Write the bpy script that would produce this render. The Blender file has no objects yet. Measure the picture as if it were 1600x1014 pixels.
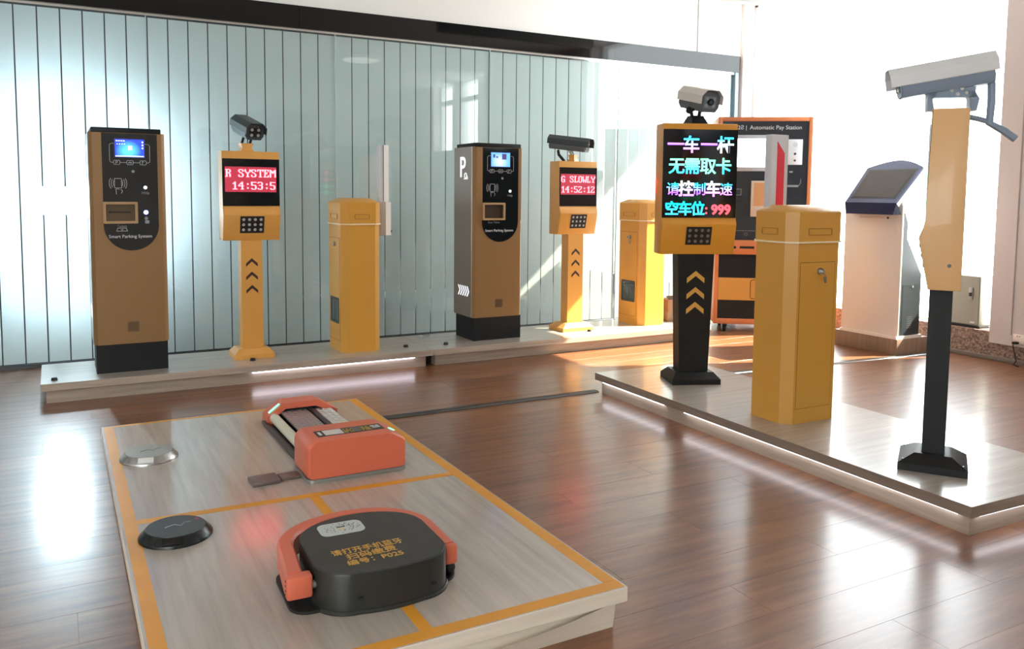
import bpy, bmesh, math, random
from mathutils import Vector, Matrix
random.seed(7)
R = math.radians
COL = bpy.context.scene.collection
SC = bpy.context.scene

# ------------------------------------------------------------------ camera
F_PX, CX, CY = 1303.4, 800.0, 406.6
yaw, pit, rol = R(28.711), R(-4.654), R(-0.5316)
fw = Vector((math.sin(yaw)*math.cos(pit), math.cos(yaw)*math.cos(pit), math.sin(pit)))
rt = Vector((math.cos(yaw), -math.sin(yaw), 0))
dn = fw.cross(rt)
r2 = rt*math.cos(rol) + dn*math.sin(rol)
d2 = dn*math.cos(rol) - rt*math.sin(rol)
cam = bpy.data.objects.new('camera', bpy.data.cameras.new('camera'))
COL.objects.link(cam)
cam.matrix_world = Matrix(((r2.x, -d2.x, -fw.x, 0), (r2.y, -d2.y, -fw.y, 0), (r2.z, -d2.z, -fw.z, 1.17), (0, 0, 0, 1)))
cam.data.sensor_fit = 'HORIZONTAL'
cam.data.sensor_width = 36.0
cam.data.lens = 36.0*F_PX/1600
cam.data.shift_x = 0.0
cam.data.shift_y = (CY-507.0)/1600
cam.data.clip_start = 0.05
SC.camera = cam

# ------------------------------------------------------------------ light
world = bpy.data.worlds.new('world'); SC.world = world
world.use_nodes = True
bg = world.node_tree.nodes['Background']
bg.inputs[0].default_value = (0.93, 0.97, 1.0, 1)
bg.inputs[1].default_value = 7.0
sun = bpy.data.objects.new('sun', bpy.data.lights.new('sun', 'SUN')); COL.objects.link(sun)
sun.data.energy = 26.0
sun.data.angle = R(0.6)
sun.data.color = (1.0, 0.86, 0.66)
sun.rotation_euler = Vector((-1.0, 0.35, -0.95)).to_track_quat('-Z', 'Y').to_euler()
def portal(x, y0, y1, z0, z1):
    l = bpy.data.objects.new('window_portal', bpy.data.lights.new('window_portal', 'AREA')); COL.objects.link(l)
    l.data.shape = 'RECTANGLE'; l.data.size = y1-y0; l.data.size_y = z1-z0
    l.data.cycles.is_portal = True
    l.matrix_world = Matrix(((0, 0, 1, x), (1, 0, 0, (y0+y1)/2), (0, 1, 0, (z0+z1)/2), (0, 0, 0, 1)))
    return l
portal(6.12, 3.57, 6.12, 0.2, 2.98)
portal(6.12, -1.3, 0.7, 1.87, 2.98)
portal(6.12, 6.5, 8.8, 0.2, 2.98)
pl4 = portal(-2.95, -4.6, -1.3, 0.6, 2.8)
pl4.matrix_world = Matrix(((-1, 0, 0, -2.95), (0, 0, -1, -2.31), (0, -1, 0, 1.7), (0, 0, 0, 1)))
SC.view_settings.view_transform = 'Standard'
SC.view_settings.look = 'None'
SC.view_settings.gamma = 1.0
SC.view_settings.use_curve_mapping = False
SC.view_settings.exposure = 0.68
SC.cycles.max_bounces = 10
SC.cycles.diffuse_bounces = 6
SC.cycles.transparent_max_bounces = 16
SC.cycles.sample_clamp_indirect = 8.0

# ------------------------------------------------------------------ materials
def srgb(r, g, b):
    f = lambda c: ((c/255)/12.92 if c/255 <= 0.04045 else ((c/255+0.055)/1.055)**2.4)
    return (f(r), f(g), f(b), 1.0)
MATS = {}
def mat(name, col, rough=0.5, metal=0.0, spec=0.5, coat=0.0, coat_rough=0.05, emit=None, es=0.0, bump=0.0, bscale=200.0, var=0.0, vscale=6.0):
    if name in MATS: return MATS[name]
    m = bpy.data.materials.new(name); m.use_nodes = True
    nt = m.node_tree; p = nt.nodes['Principled BSDF']
    p.inputs['Base Color'].default_value = col
    p.inputs['Roughness'].default_value = rough
    p.inputs['Metallic'].default_value = metal
    p.inputs['Specular IOR Level'].default_value = spec
    p.inputs['Coat Weight'].default_value = coat
    p.inputs['Coat Roughness'].default_value = coat_rough
    if emit:
        p.inputs['Emission Color'].default_value = emit
        p.inputs['Emission Strength'].default_value = es
    if bump or var:
        tc = nt.nodes.new('ShaderNodeTexCoord')
    if bump:
        n = nt.nodes.new('ShaderNodeTexNoise'); n.inputs['Scale'].default_value = bscale; n.inputs['Detail'].default_value = 3
        b = nt.nodes.new('ShaderNodeBump'); b.inputs['Strength'].default_value = bump; b.inputs['Distance'].default_value = 0.002
        nt.links.new(tc.outputs['Object'], n.inputs['Vector']); nt.links.new(n.outputs['Fac'], b.inputs['Height']); nt.links.new(b.outputs[0], p.inputs['Normal'])
    if var:
        n2 = nt.nodes.new('ShaderNodeTexNoise'); n2.inputs['Scale'].default_value = vscale; n2.inputs['Detail'].default_value = 4
        mx = nt.nodes.new('ShaderNodeMix'); mx.data_type = 'RGBA'
        mx.inputs[6].default_value = tuple(c*(1-var) for c in col[:3])+(1,)
        mx.inputs[7].default_value = tuple(min(1, c*(1+var)) for c in col[:3])+(1,)
        nt.links.new(tc.outputs['Object'], n2.inputs['Vector']); nt.links.new(n2.outputs['Fac'], mx.inputs[0]); nt.links.new(mx.outputs[2], p.inputs['Base Color'])
    MATS[name] = m
    return m

def wood(name, c1, c2, scale, rough, coat=0.0, coat_rough=0.1, spec=0.5, rnd=0.0, streak=1.0):
    """grained laminate: noise stretched along one axis (scale = xyz of the noise space)"""
    m = bpy.data.materials.new(name); m.use_nodes = True
    nt = m.node_tree; p = nt.nodes['Principled BSDF']; L = nt.links.new
    tc = nt.nodes.new('ShaderNodeTexCoord'); mp = nt.nodes.new('ShaderNodeMapping')
    mp.inputs['Scale'].default_value = scale
    oi = nt.nodes.new('ShaderNodeObjectInfo')
    mul = nt.nodes.new('ShaderNodeVectorMath'); mul.operation = 'SCALE'; mul.inputs[0].default_value = (37.0, 91.0, 53.0)
    L(oi.outputs['Random'], mul.inputs['Scale']); L(mul.outputs[0], mp.inputs['Location'])
    L(tc.outputs['Object'], mp.inputs['Vector'])
    n1 = nt.nodes.new('ShaderNodeTexNoise'); n1.inputs['Scale'].default_value = 1.0; n1.inputs['Detail'].default_value = 6; n1.inputs['Roughness'].default_value = 0.65
    L(mp.outputs[0], n1.inputs['Vector'])
    rp = nt.nodes.new('ShaderNodeValToRGB')
    rp.color_ramp.elements[0].position = 0.5-0.22*streak; rp.color_ramp.elements[0].color = c1
    rp.color_ramp.elements[1].position = 0.5+0.22*streak; rp.color_ramp.elements[1].color = c2
    L(n1.outputs['Fac'], rp.inputs[0])
    hsv = nt.nodes.new('ShaderNodeHueSaturation')
    mr = nt.nodes.new('ShaderNodeMapRange'); mr.inputs['To Min'].default_value = 1-rnd; mr.inputs['To Max'].default_value = 1+rnd
    L(oi.outputs['Random'], mr.inputs['Value']); L(mr.outputs[0], hsv.inputs['Value']); L(rp.outputs[0], hsv.inputs['Color'])
    L(hsv.outputs[0], p.inputs['Base Color'])
    p.inputs['Roughness'].default_value = rough; p.inputs['Specular IOR Level'].default_value = spec
    p.inputs['Coat Weight'].default_value = coat; p.inputs['Coat Roughness'].default_value = coat_rough
    b = nt.nodes.new('ShaderNodeBump'); b.inputs['Strength'].default_value = 0.05; b.inputs['Distance'].default_value = 0.001
    L(n1.outputs['Fac'], b.inputs['Height']); L(b.outputs[0], p.inputs['Normal'])
    MATS[name] = m
    return m

def emis(name, c, s):
    return mat(name, (0.02, 0.02, 0.02, 1), rough=0.6, emit=c, es=s)

def glassy(name, tint, base_refl=0.06):
    """architectural glass: straight-through transparency with a Fresnel mirror on top"""
    m = bpy.data.materials.new(name); m.use_nodes = True
    nt = m.node_tree; L = nt.links.new
    for n in list(nt.nodes):
        if n.type != 'OUTPUT_MATERIAL': nt.nodes.remove(n)
    out = [n for n in nt.nodes if n.type == 'OUTPUT_MATERIAL'][0]
    tr = nt.nodes.new('ShaderNodeBsdfTransparent'); tr.inputs[0].default_value = tint
    gl = nt.nodes.new('ShaderNodeBsdfGlossy'); gl.inputs['Roughness'].default_value = 0.0
    fr = nt.nodes.new('ShaderNodeFresnel'); fr.inputs[0].default_value = 1.5
    ad = nt.nodes.new('ShaderNodeMath'); ad.operation = 'ADD'; ad.inputs[1].default_value = base_refl; ad.use_clamp = True
    mx = nt.nodes.new('ShaderNodeMixShader')
    ge = nt.nodes.new('ShaderNodeNewGeometry'); inv = nt.nodes.new('ShaderNodeMath'); inv.operation = 'SUBTRACT'; inv.inputs[0].default_value = 1.0
    ml = nt.nodes.new('ShaderNodeMath'); ml.operation = 'MULTIPLY'          # mirror only on the face the ray meets first
    L(ge.outputs['Backfacing'], inv.inputs[1]); L(fr.outputs[0], ad.inputs[0]); L(ad.outputs[0], ml.inputs[0]); L(inv.outputs[0], ml.inputs[1])
    L(ml.outputs[0], mx.inputs[0]); L(tr.outputs[0], mx.inputs[1]); L(gl.outputs[0], mx.inputs[2]); L(mx.outputs[0], out.inputs[0])
    MATS[name] = m
    return m

def film_mat():
    m = bpy.data.materials.new('frosted_film'); m.use_nodes = True
    nt = m.node_tree; L = nt.links.new
    for n in list(nt.nodes):
        if n.type != 'OUTPUT_MATERIAL': nt.nodes.remove(n)
    out = [n for n in nt.nodes if n.type == 'OUTPUT_MATERIAL'][0]
    d = nt.nodes.new('ShaderNodeBsdfDiffuse'); d.inputs[0].default_value = (0.70, 0.74, 0.715, 1)
    t = nt.nodes.new('ShaderNodeBsdfTranslucent'); t.inputs[0].default_value = (0.80, 0.86, 0.88, 1)
    mx = nt.nodes.new('ShaderNodeMixShader'); mx.inputs[0].default_value = 0.5
    L(d.outputs[0], mx.inputs[1]); L(t.outputs[0], mx.inputs[2]); L(mx.outputs[0], out.inputs[0])
    MATS['frosted_film'] = m
    return m

M_floor = wood('floor_wood', srgb(93, 55, 33), srgb(140, 91, 58), (2.2, 26, 8), 0.38, coat=0.5, coat_rough=0.19, rnd=0.10)
M_lamY = wood('laminate_along_y', srgb(160, 150, 139), srgb(188, 178, 168), (34, 1.6, 12), 0.42, coat=0.8, coat_rough=0.14)
M_lamX = wood('laminate_along_x', srgb(150, 140, 130), srgb(180, 170, 159), (1.6, 34, 12), 0.42, coat=0.8, coat_rough=0.15)
M_edge = wood('laminate_edge', srgb(150, 134, 120), srgb(182, 166, 150), (3, 3, 60), 0.45)
M_edge_lit = wood('laminate_edge_lit', srgb(218, 206, 187), srgb(236, 225, 208), (3, 3, 50), 0.45)  # window light on the front edge put into a paler laminate colour
M_edge_dark = wood('laminate_edge_dark', srgb(120, 104, 92), srgb(150, 132, 118), (3, 3, 60), 0.45)
M_plinth = wood('plinth_laminate', srgb(128, 104, 86), srgb(158, 132, 112), (30, 30, 1.5), 0.45)
M_white = mat('wall_white', srgb(236, 235, 231), 0.7, bump=0.1, bscale=120)
M_ceil = mat('ceiling_white', srgb(235, 234, 230), 0.8)
M_pillar = mat('pillar_white', srgb(206, 198, 196), 0.6, bump=0.1, bscale=90)
M_band = mat('band_black', srgb(8, 9, 10), 0.05, spec=0.4, bump=0.35, bscale=2.2)
M_trim_grey = mat('trim_grey', srgb(150, 152, 152), 0.4)
M_steel = mat('brushed_steel', srgb(170, 172, 170), 0.35, metal=1.0)
M_chrome = mat('chrome', srgb(215, 215, 213), 0.18, metal=1.0)
M_dsteel = mat('dark_steel', srgb(70, 72, 74), 0.4, metal=0.6)
M_yel = mat('yellow_paint', srgb(206, 150, 60), 0.45, spec=0.4, coat=0.2, coat_rough=0.22, bump=0.06, bscale=200)
M_yel_led = mat('yellow_powder', srgb(216, 156, 74), 0.4, coat=0.3, coat_rough=0.2, bump=0.1, bscale=300)
M_brown = mat('bronze_paint', srgb(142, 107, 66), 0.4, metal=0.2, coat=0.2, bump=0.12, bscale=400)
M_brown_side = mat('bronze_side', srgb(140, 126, 116), 0.32, metal=0.5, coat=0.3)
M_black = mat('black_paint', srgb(22, 24, 25), 0.5, spec=0.3, bump=0.08, bscale=300)
M_black_gloss = mat('black_glass', srgb(14, 17, 20), 0.06, coat=0.6)
M_screen_black = mat('led_window', srgb(16, 15, 18), 0.12, coat=0.3)
M_rubber = mat('rubber_black', srgb(18, 18, 18), 0.7)
M_print = mat('print_white', srgb(205, 208, 210), 0.6)
M_print_dim = mat('print_grey', srgb(130, 134, 138), 0.6)
M_orange = mat('orange_plastic', srgb(208, 104, 76), 0.45, coat=0.1, bump=0.1, bscale=300)
M_tape = mat('yellow_tape', srgb(214, 148, 42), 0.5, var=0.12, vscale=9)
M_kwhite = mat('kiosk_white', srgb(236, 226, 218), 0.35, coat=0.3)
M_kblue = mat('kiosk_blue', srgb(28, 40, 78), 0.4, spec=0.3)
M_frame_or = mat('pay_frame_orange', srgb(196, 118, 72), 0.45)
M_pay_dark = mat('pay_panel', srgb(38, 42, 48), 0.25, coat=0.3)
M_gold = mat('pay_gold', srgb(190, 140, 66), 0.4)
M_cab = mat('cabinet_grey', srgb(150, 150, 138), 0.5)
M_card = mat('cardboard', srgb(150, 112, 84), 0.8)
M_glow_white = emis('glow_white', (0.86, 0.90, 1.0, 1), 0.9)
M_stone = None

def stone_mat():
    m = mat('pebble_stone', srgb(140, 118, 104), 0.7)
    nt = m.node_tree; p = nt.nodes['Principled BSDF']; L = nt.links.new
    tc = nt.nodes.new('ShaderNodeTexCoord')
    v = nt.nodes.new('ShaderNodeTexVoronoi'); v.inputs['Scale'].default_value = 75
    rp = nt.nodes.new('ShaderNodeValToRGB')
    rp.color_ramp.elements[0].color = srgb(84, 68, 60); rp.color_ramp.elements[1].color = srgb(176, 152, 136)
    L(tc.outputs['Object'], v.inputs['Vector']); L(v.outputs['Color'], rp.inputs[0]); L(rp.outputs[0], p.inputs['Base Color'])
    b = nt.nodes.new('ShaderNodeBump'); b.inputs['Strength'].default_value = 0.5; b.inputs['Distance'].default_value = 0.004
    L(v.outputs['Distance'], b.inputs['Height']); L(b.outputs[0], p.inputs['Normal'])
    return m
M_stone = stone_mat()
M_glass = glassy('clear_glass', (0.955, 0.985, 0.98, 1), 0.05)
M_winglass = glassy('window_glass', (0.97, 0.99, 0.99, 1), 0.0)
M_film = film_mat()

# ------------------------------------------------------------------ mesh helpers
class MB:
    def __init__(s): s.bm = bmesh.new()
    def box(s, x0, y0, z0, x1, y1, z1, bev=0.0, seg=2):
        r = bmesh.ops.create_cube(s.bm, size=1.0)
        vs = r['verts']
        bmesh.ops.scale(s.bm, vec=(abs(x1-x0), abs(y1-y0), abs(z1-z0)), verts=vs)
        bmesh.ops.translate(s.bm, vec=((x0+x1)/2, (y0+y1)/2, (z0+z1)/2), verts=vs)
        if bev > 0:
            es = list({e for v in vs for e in v.link_edges})
            bmesh.ops.bevel(s.bm, geom=es, offset=bev, segments=seg, affect='EDGES', profile=0.5)
        return s
    def prism(s, pts, axis, a, b, bev=0.0):
        def P(p, t):
            if axis == 'x': return (t, p[0], p[1])
            if axis == 'y': return (p[0], t, p[1])
            return (p[0], p[1], t)
        A = [s.bm.verts.new(P(p, a)) for p in pts]; B = [s.bm.verts.new(P(p, b)) for p in pts]
        n = len(pts)
        fs = [s.bm.faces.new(A), s.bm.faces.new(B[::-1])]
        for i in range(n): fs.append(s.bm.faces.new((A[i], B[i], B[(i+1) % n], A[(i+1) % n])))
        if bev > 0:
            es = list({e for f in fs for e in f.edges})
            bmesh.ops.bevel(s.bm, geom=es, offset=bev, segments=2, affect='EDGES', profile=0.5)
        return s
    def loft(s, rings, cap=True, closed=True):
        V = [[s.bm.verts.new(p) for p in r] for r in rings]
        n = len(V[0])
        for a, b in zip(V[:-1], V[1:]):
            for i in range(n if closed else n-1):
                s.bm.faces.new((a[i], a[(i+1) % n], b[(i+1) % n], b[i]))
        if cap and closed:
            s.bm.faces.new(V[0][::-1]); s.bm.faces.new(V[-1])
        return s
    def cyl(s, p0, p1, r0, r1=None, n=18):
        p0 = Vector(p0); p1 = Vector(p1); r1 = r0 if r1 is None else r1
        ax = (p1-p0).normalized(); u = ax.orthogonal().normalized(); w = ax.cross(u)
        ring = lambda c, r: [c+u*r*math.cos(2*math.pi*i/n)+w*r*math.sin(2*math.pi*i/n) for i in range(n)]
        return s.loft([ring(p0, r0), ring(p1, r1)])
    def tube(s, path, r, n=8):
        path = [Vector(p) for p in path]; rings = []; u = None
        for i, p in enumerate(path):
            t = (path[min(i+1, len(path)-1)]-path[max(i-1, 0)]).normalized()
            u = t.orthogonal().normalized() if u is None else (u-t*u.dot(t)).normalized()
            w = t.cross(u)
            rings.append([p+u*r*math.cos(2*math.pi*k/n)+w*r*math.sin(2*math.pi*k/n) for k in range(n)])
        return s.loft(rings)
    def ball(s, c, r, sc=(1, 1, 1), u=16, v=10):
        q = bmesh.ops.create_uvsphere(s.bm, u_segments=u, v_segments=v, radius=r)
        bmesh.ops.scale(s.bm, vec=sc, verts=q['verts']); bmesh.ops.translate(s.bm, vec=c, verts=q['verts'])
        return s
    def quad(s, a, b, c, d):
        s.bm.faces.new([s.bm.verts.new(p) for p in (a, b, c, d)]); return s
    def mesh(s, name, m):
        bm = s.bm
        bmesh.ops.recalc_face_normals(bm, faces=bm.faces)
        for f in bm.faces: f.smooth = True
        for e in bm.edges:
            if len(e.link_faces) == 2 and e.calc_face_angle(0) > 0.6: e.smooth = False
        me = bpy.data.meshes.new(name); bm.to_mesh(me); bm.free()
        me.materials.append(m)
        return me
    def obj(s, name, m, parent=None):
        return link(name, s.mesh(name, m), parent)

def link(name, me, parent=None):
    o = bpy.data.objects.new(name, me); COL.objects.link(o)
    if parent: o.parent = parent
    return o
def tag(o, label, cat, group=None, kind=None):
    if label: o['label'] = label
    if cat: o['category'] = cat
    if group: o['group'] = group
    if kind: o['kind'] = kind
    return o
def thing(name, label, cat, loc=(0, 0, 0), rz=0.0, group=None):
    o = bpy.data.objects.new(name, None); COL.objects.link(o)
    o.location = loc; o.rotation_euler = (0, 0, rz); o.empty_display_size = 0.1
    return tag(o, label, cat, group)
def struct(o, label=None):
    o['kind'] = 'structure'
    if label: o['label'] = label
    return o
def copy_tree(o, parent=None):
    c = o.copy(); COL.objects.link(c); c.parent = parent
    for ch in list(o.children): copy_tree(ch, c)
    return c

def rrect(x0, y0, x1, y1, r, n=6):
    pts = []
    for cx, cy, a0 in ((x1-r, y1-r, 0), (x0+r, y1-r, 90), (x0+r, y0+r, 180), (x1-r, y0+r, 270)):
        for i in range(n+1):
            a = R(a0+90*i/n); pts.append((cx+r*math.cos(a), cy+r*math.sin(a)))
    return pts

FRONT = (R(90), 0, 0)
SIDE_L = (R(90), 0, R(-90))
def text(name, s, size, loc, rot, m, parent, ax='CENTER', off=0.0, ext=0.0006, sx=1.0):
    cu = bpy.data.curves.new(name, 'FONT'); cu.body = s; cu.size = size; cu.align_x = ax; cu.align_y = 'CENTER'
    cu.extrude = ext; cu.offset = off; cu.resolution_u = 3
    t = bpy.data.objects.new(name, cu); COL.objects.link(t)
    bpy.context.view_layer.update()
    me = bpy.data.meshes.new_from_object(t.evaluated_get(bpy.context.evaluated_depsgraph_get()))
    bpy.data.objects.remove(t)
    me.materials.clear(); me.materials.append(m)
    o = link(name, me, parent); o.location = loc; o.rotation_euler = rot; o.scale = (sx, 1, 1)
    return o
def strokes(name, paths, w, y, m, parent, t=0.0006):
    """line drawing printed on a front face (x, z polylines), thin raised ink"""
    b = MB()
    for p in paths:
        for (x0, z0), (x1, z1) in zip(p[:-1], p[1:]):
            d = Vector((x1-x0, z1-z0)); l = d.length
            if l < 1e-6: continue
            d /= l; n = Vector((-d.y, d.x))*w/2; e = d*w/2
            q = [(x0-e.x+n.x, z0-e.y+n.y), (x0-e.x-n.x, z0-e.y-n.y), (x1+e.x-n.x, z1+e.y-n.y), (x1+e.x+n.x, z1+e.y+n.y)]
            b.prism(q, 'y', y-t, y)
    return b.obj(name, m, parent)

# ------------------------------------------------------------------ room shell
T = 0.118                                   # height of the display platforms
WY = 6.2                                    # glass partition plane
XW = 5.9                                    # window wall plane
floor = struct(MB().box(-5, -2.3, -0.12, 6.3, 9.6, -0.012).obj('floor', mat('subfloor', srgb(70, 46, 34), 0.6)), 'glossy brown wood plank floor')
PW, PL, GAP = 0.18, 1.2, 0.0005
rest = MB()
pl_mesh = MB().box(GAP/2, GAP/2, -0.012, PL-GAP/2, PW-GAP/2, 0.0, bev=0.0004, seg=1).mesh('plank', M_floor)
row = 0
y = -2.34
while y < 6.2:
    x = -5.0 + (row*0.47) % PL - PL
    while x < 6.0:
        if x+PL > -1.2 and y > 0.95 and x+PL <= 6.0:
            o = link('plank', pl_mesh, floor); o.location = (x, y, 0)
        else:
            x0, x1 = max(x, -5.0), min(x+PL, 6.0)
            if x1-x0 > 0.02: rest.box(x0+GAP/2, y+GAP/2, -0.012, x1-GAP/2, min(y+PW, 6.2)-GAP/2, 0.0)
        x += PL
    y += PW; row += 1
o = rest.obj('floorboards', M_floor, floor); o['kind'] = 'stuff'

struct(MB().box(-5, -2.3, 3.0, 6.3, 9.6, 3.1).obj('ceiling', M_ceil), 'white ceiling')
struct(MB().box(-5.1, -2.3, 0, -5.0, 9.6, 3.0).obj('wall_left', M_white), 'white wall on the left')
wb_ = MB()
for q in ((-5.0, 0, -4.6, 3.0), (-1.3, 0, 6.3, 3.0), (-4.6, 0, -1.3, 0.6), (-4.6, 2.8, -1.3, 3.0)): wb_.box(q[0], -2.3, q[1], q[2], -2.2, q[3])
wb = struct(wb_.obj('wall_back', M_white), 'white wall behind the viewpoint')
w4 = struct(MB().box(-4.6, -2.26, 0.6, -1.3, -2.254, 2.8).obj('window_fill', M_winglass), 'wide unseen window added behind the viewpoint for fill light')  # no known window here; added for soft fill from behind left
for a in (-4.6, -3.52, -2.43, -1.35): MB().box(a, -2.3, 0.6, a+0.05, -2.22, 2.8).obj('mullion', M_white, w4)
# upper wall above the glass and the glossy black band
struct(MB().box(-5.0, WY-0.02, 2.505, 5.9, WY+0.14, 3.0).obj('wall_upper', M_white), 'white wall above the black band')
bd = MB()
for i in range(6):
    bd.box(-2.6+i*1.4, WY-0.035, 2.345, -2.6+(i+1)*1.4-0.002 if i < 5 else 5.88, WY+0.12, 2.505)
struct(bd.obj('trim_1', M_band), 'glossy black band above the glass partition')
struct(MB().box(5.349, WY-0.032, 2.50, 5.357, WY-0.02, 3.0).obj('trim_2', M_trim_grey), 'thin grey joint in the upper white wall')
struct(MB().box(3.2, 4.96, 2.665, 4.925, 5.04, 3.0, bev=0.004).obj('trim_3', mat('beam_grey', srgb(150, 148, 146), 0.6)), 'grey ceiling beam end at the top')
# glass partition: panes + frosted film strips
gw = struct(MB().box(-5.0, WY-0.015, 0.0, XW, WY+0.03, 0.022).obj('wall_glass', M_dsteel), 'frosted striped glass partition')
xs = [-5.0, -3.33, -2.03, -0.727, 0.573, 1.874, 3.175, 4.476, 5.835]
for a, b in zip(xs[:-1], xs[1:]):
    MB().box(a+0.0015, WY, 0.022, b-0.0015, WY+0.01, 2.348).obj('glass_pane', M_glass, gw)
for a in xs[1:-1]:
    MB().box(a-0.0025, WY-0.001, 0.022, a+0.0025, WY+0.011, 2.348).obj('glass_joint', mat('joint_silicone', srgb(190, 205, 205), 0.4), gw)
MB().box(5.835, WY-0.03, 0.0, 5.875, WY+0.04, 2.36).obj('end_post', mat('post_blue_grey', srgb(120, 150, 165), 0.35, metal=0.3), gw)
MB().box(-5.0, WY-0.018, 2.328, 5.835, WY+0.03, 2.346).obj('top_rail', M_chrome, gw)
SP = 0.1294; S0 = -0.0655
k0 = -17
fm = MB().box(0.0042, 0, 0, SP-0.0042, 0.0012, 2.29).mesh('film_strip', M_film)
for k in range(k0, 46):
    x = S0+k*SP
    if x+SP > 5.83: break
    o = link('film_strip', fm, gw); o.location = (x, WY+0.0115, 0.03)
# room behind the glass
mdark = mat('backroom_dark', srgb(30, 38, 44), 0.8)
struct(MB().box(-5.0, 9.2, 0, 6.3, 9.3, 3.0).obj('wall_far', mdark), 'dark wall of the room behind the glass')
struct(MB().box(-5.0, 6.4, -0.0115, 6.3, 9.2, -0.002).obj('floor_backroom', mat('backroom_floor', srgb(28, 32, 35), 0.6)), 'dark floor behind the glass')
# bright standing light panel behind the frosted glass
lp = thing('floodlight', 'bright floodlight standing low behind the frosted glass at far left', 'light', (0.0, 6.80, 0))
tq = Matrix.Translation((0, 0, 1.08)) @ Matrix.Rotation(R(2), 4, 'X')
b = MB().box(-0.16, -0.03, -0.11, 0.16, 0.05, 0.11, bev=0.01); bmesh.ops.transform(b.bm, matrix=tq, verts=b.bm.verts)
tq = Matrix.Translation((0, 0, 1.08)) @ Matrix.Rotation(R(-2), 4, 'X')
b.bm.free(); b.bm = bmesh.new(); b.box(-0.16, -0.03, -0.11, 0.16, 0.05, 0.11, bev=0.01); bmesh.ops.transform(b.bm, matrix=tq, verts=b.bm.verts)
b.obj('housing', M_black, lp)
b = MB().box(-0.15, -0.034, -0.10, 0.15, -0.03, 0.10); bmesh.ops.transform(b.bm, matrix=tq, verts=b.bm.verts)
b.obj('lamp_glass', emis('flood_glow', (0.78, 0.90, 1.0, 1), 1.5), lp)
MB().box(-0.2, -0.12, 0.0, -0.17, 0.12, 0.02).box(0.17, -0.12, 0.0, 0.2, 0.12, 0.02).box(-0.19, -0.01, 0.02, -0.175, 0.01, 1.08).box(0.175, -0.01, 0.02, 0.19, 0.01, 1.08).box(-0.19, -0.01, 0.01, 0.19, 0.01, 0.025).obj('stand', M_black, lp)
sl = bpy.data.objects.new('flood_spot', bpy.data.lights.new('flood_spot', 'SPOT')); COL.objects.link(sl)
sl.data.energy = 720; sl.data.color = (0.78, 0.90, 1.0); sl.data.spot_size = R(160); sl.data.spot_blend = 1.0; sl.data.shadow_soft_size = 0.1
sl.location = (0.0, 6.74, 1.08); sl.rotation_euler = (Vector((0.03, 6.2, 1.10))-Vector(sl.location)).to_track_quat('-Z', 'Y').to_euler()

# window wall (x = 5.9): stone kerb, pillars, openings
def wall_seg(name, y0, y1, z0, z1, m, lab, x0=XW, x1=XW+0.25, bev=0):
    return struct(MB().box(x0, y0, z0, x1, y1, z1, bev=bev).obj(name, m), lab)
wall_seg('wall_right', 0.7, 3.565, 0.125, 3.0, M_pillar, 'white plastered wall pier beside the bright window', x0=XW-0.02)
wall_seg('wall_right_rear', -2.3, -1.3, 0, 3.0, M_pillar, 'white wall pier at the rear')
wall_seg('wall_right_sill', -1.3, 0.7, 0, 1.87, mat('partition_grey', srgb(110, 122, 118), 0.6), 'grey wall under the rear window')
wall_seg('wall_right_far', 8.8, 9.3, 0, 3.0, M_pillar, 'white pier in the room behind')
wall_seg('wall_right_mid', 6.14, 6.5, 0, 3.0, M_pillar, 'white pier at the end of the glass partition')
wall_seg('wall_right_kerb', 0.7, 6.2, 0.0, 0.2, M_stone, 'speckled stone kerb under the window', x0=XW, x1=XW+0.28)
wall_seg('wall_right_kerb_far', 6.5, 8.8, 0.0, 0.2, M_stone, 'stone kerb in the room behind')
struct(MB().box(XW-0.03, 0.7, 0, XW, 6.15, 0.03, bev=0.004).obj('baseboard_right', mat('base_grey', srgb(120, 112, 106), 0.5)), 'grey strip at the foot of the stone kerb')
MB().box(XW-0.024, 3.405, 0.2, XW-0.02, 3.412, 2.9).obj('panel_groove', mat('groove', srgb(160, 154, 150), 0.7), bpy.data.objects['wall_right'])
def window(name, y0, y1, z0, z1, mull=(), trans=(), lab='', fr=0.05):
    w = struct(MB().box(XW+0.17, y0, z0, XW+0.176, y1, z1).obj(name, M_winglass), lab)
    fb = MB()
    for a in (y0, y1-0.03): fb.box(XW+0.14, a, z0, XW+0.2, a+0.03, z1)
    fb.box(XW+0.14, y0, z0, XW+0.2, y1, z0+0.012)
    fb.box(XW+0.14, y0, z1-0.02, XW+0.2, y1, z1)
    fb.obj('window_frame', mat('frame_white', srgb(238, 240, 240), 0.4), w)
    for a, b in mull: MB().box(XW+0.10, a, z0, XW+0.24, b, z1, bev=0.004).obj('mullion', MATS['frame_white'], w)
    for a, b in trans: MB().box(XW+0.12, y0, a, XW+0.22, y1, b, bev=0.004).obj('transom', MATS['frame_white'], w)
    return w
window('window_1', 3.565, 6.14, 0.2, 3.0, lab='large window flooded with daylight on the right')
window('window_2', -1.3, 0.7, 1.87, 3.0, mull=((-0.72, -0.38), (0.26, 0.46)), trans=((2.66, 2.74),), lab='rear window with white mullions seen mirrored in the glass')
window('window_backlight', 6.5, 8.8, 0.2, 3.0, lab='unseen window added to the room behind to backlight the film')  # added opening, backlights the right end of the frosted film
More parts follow.
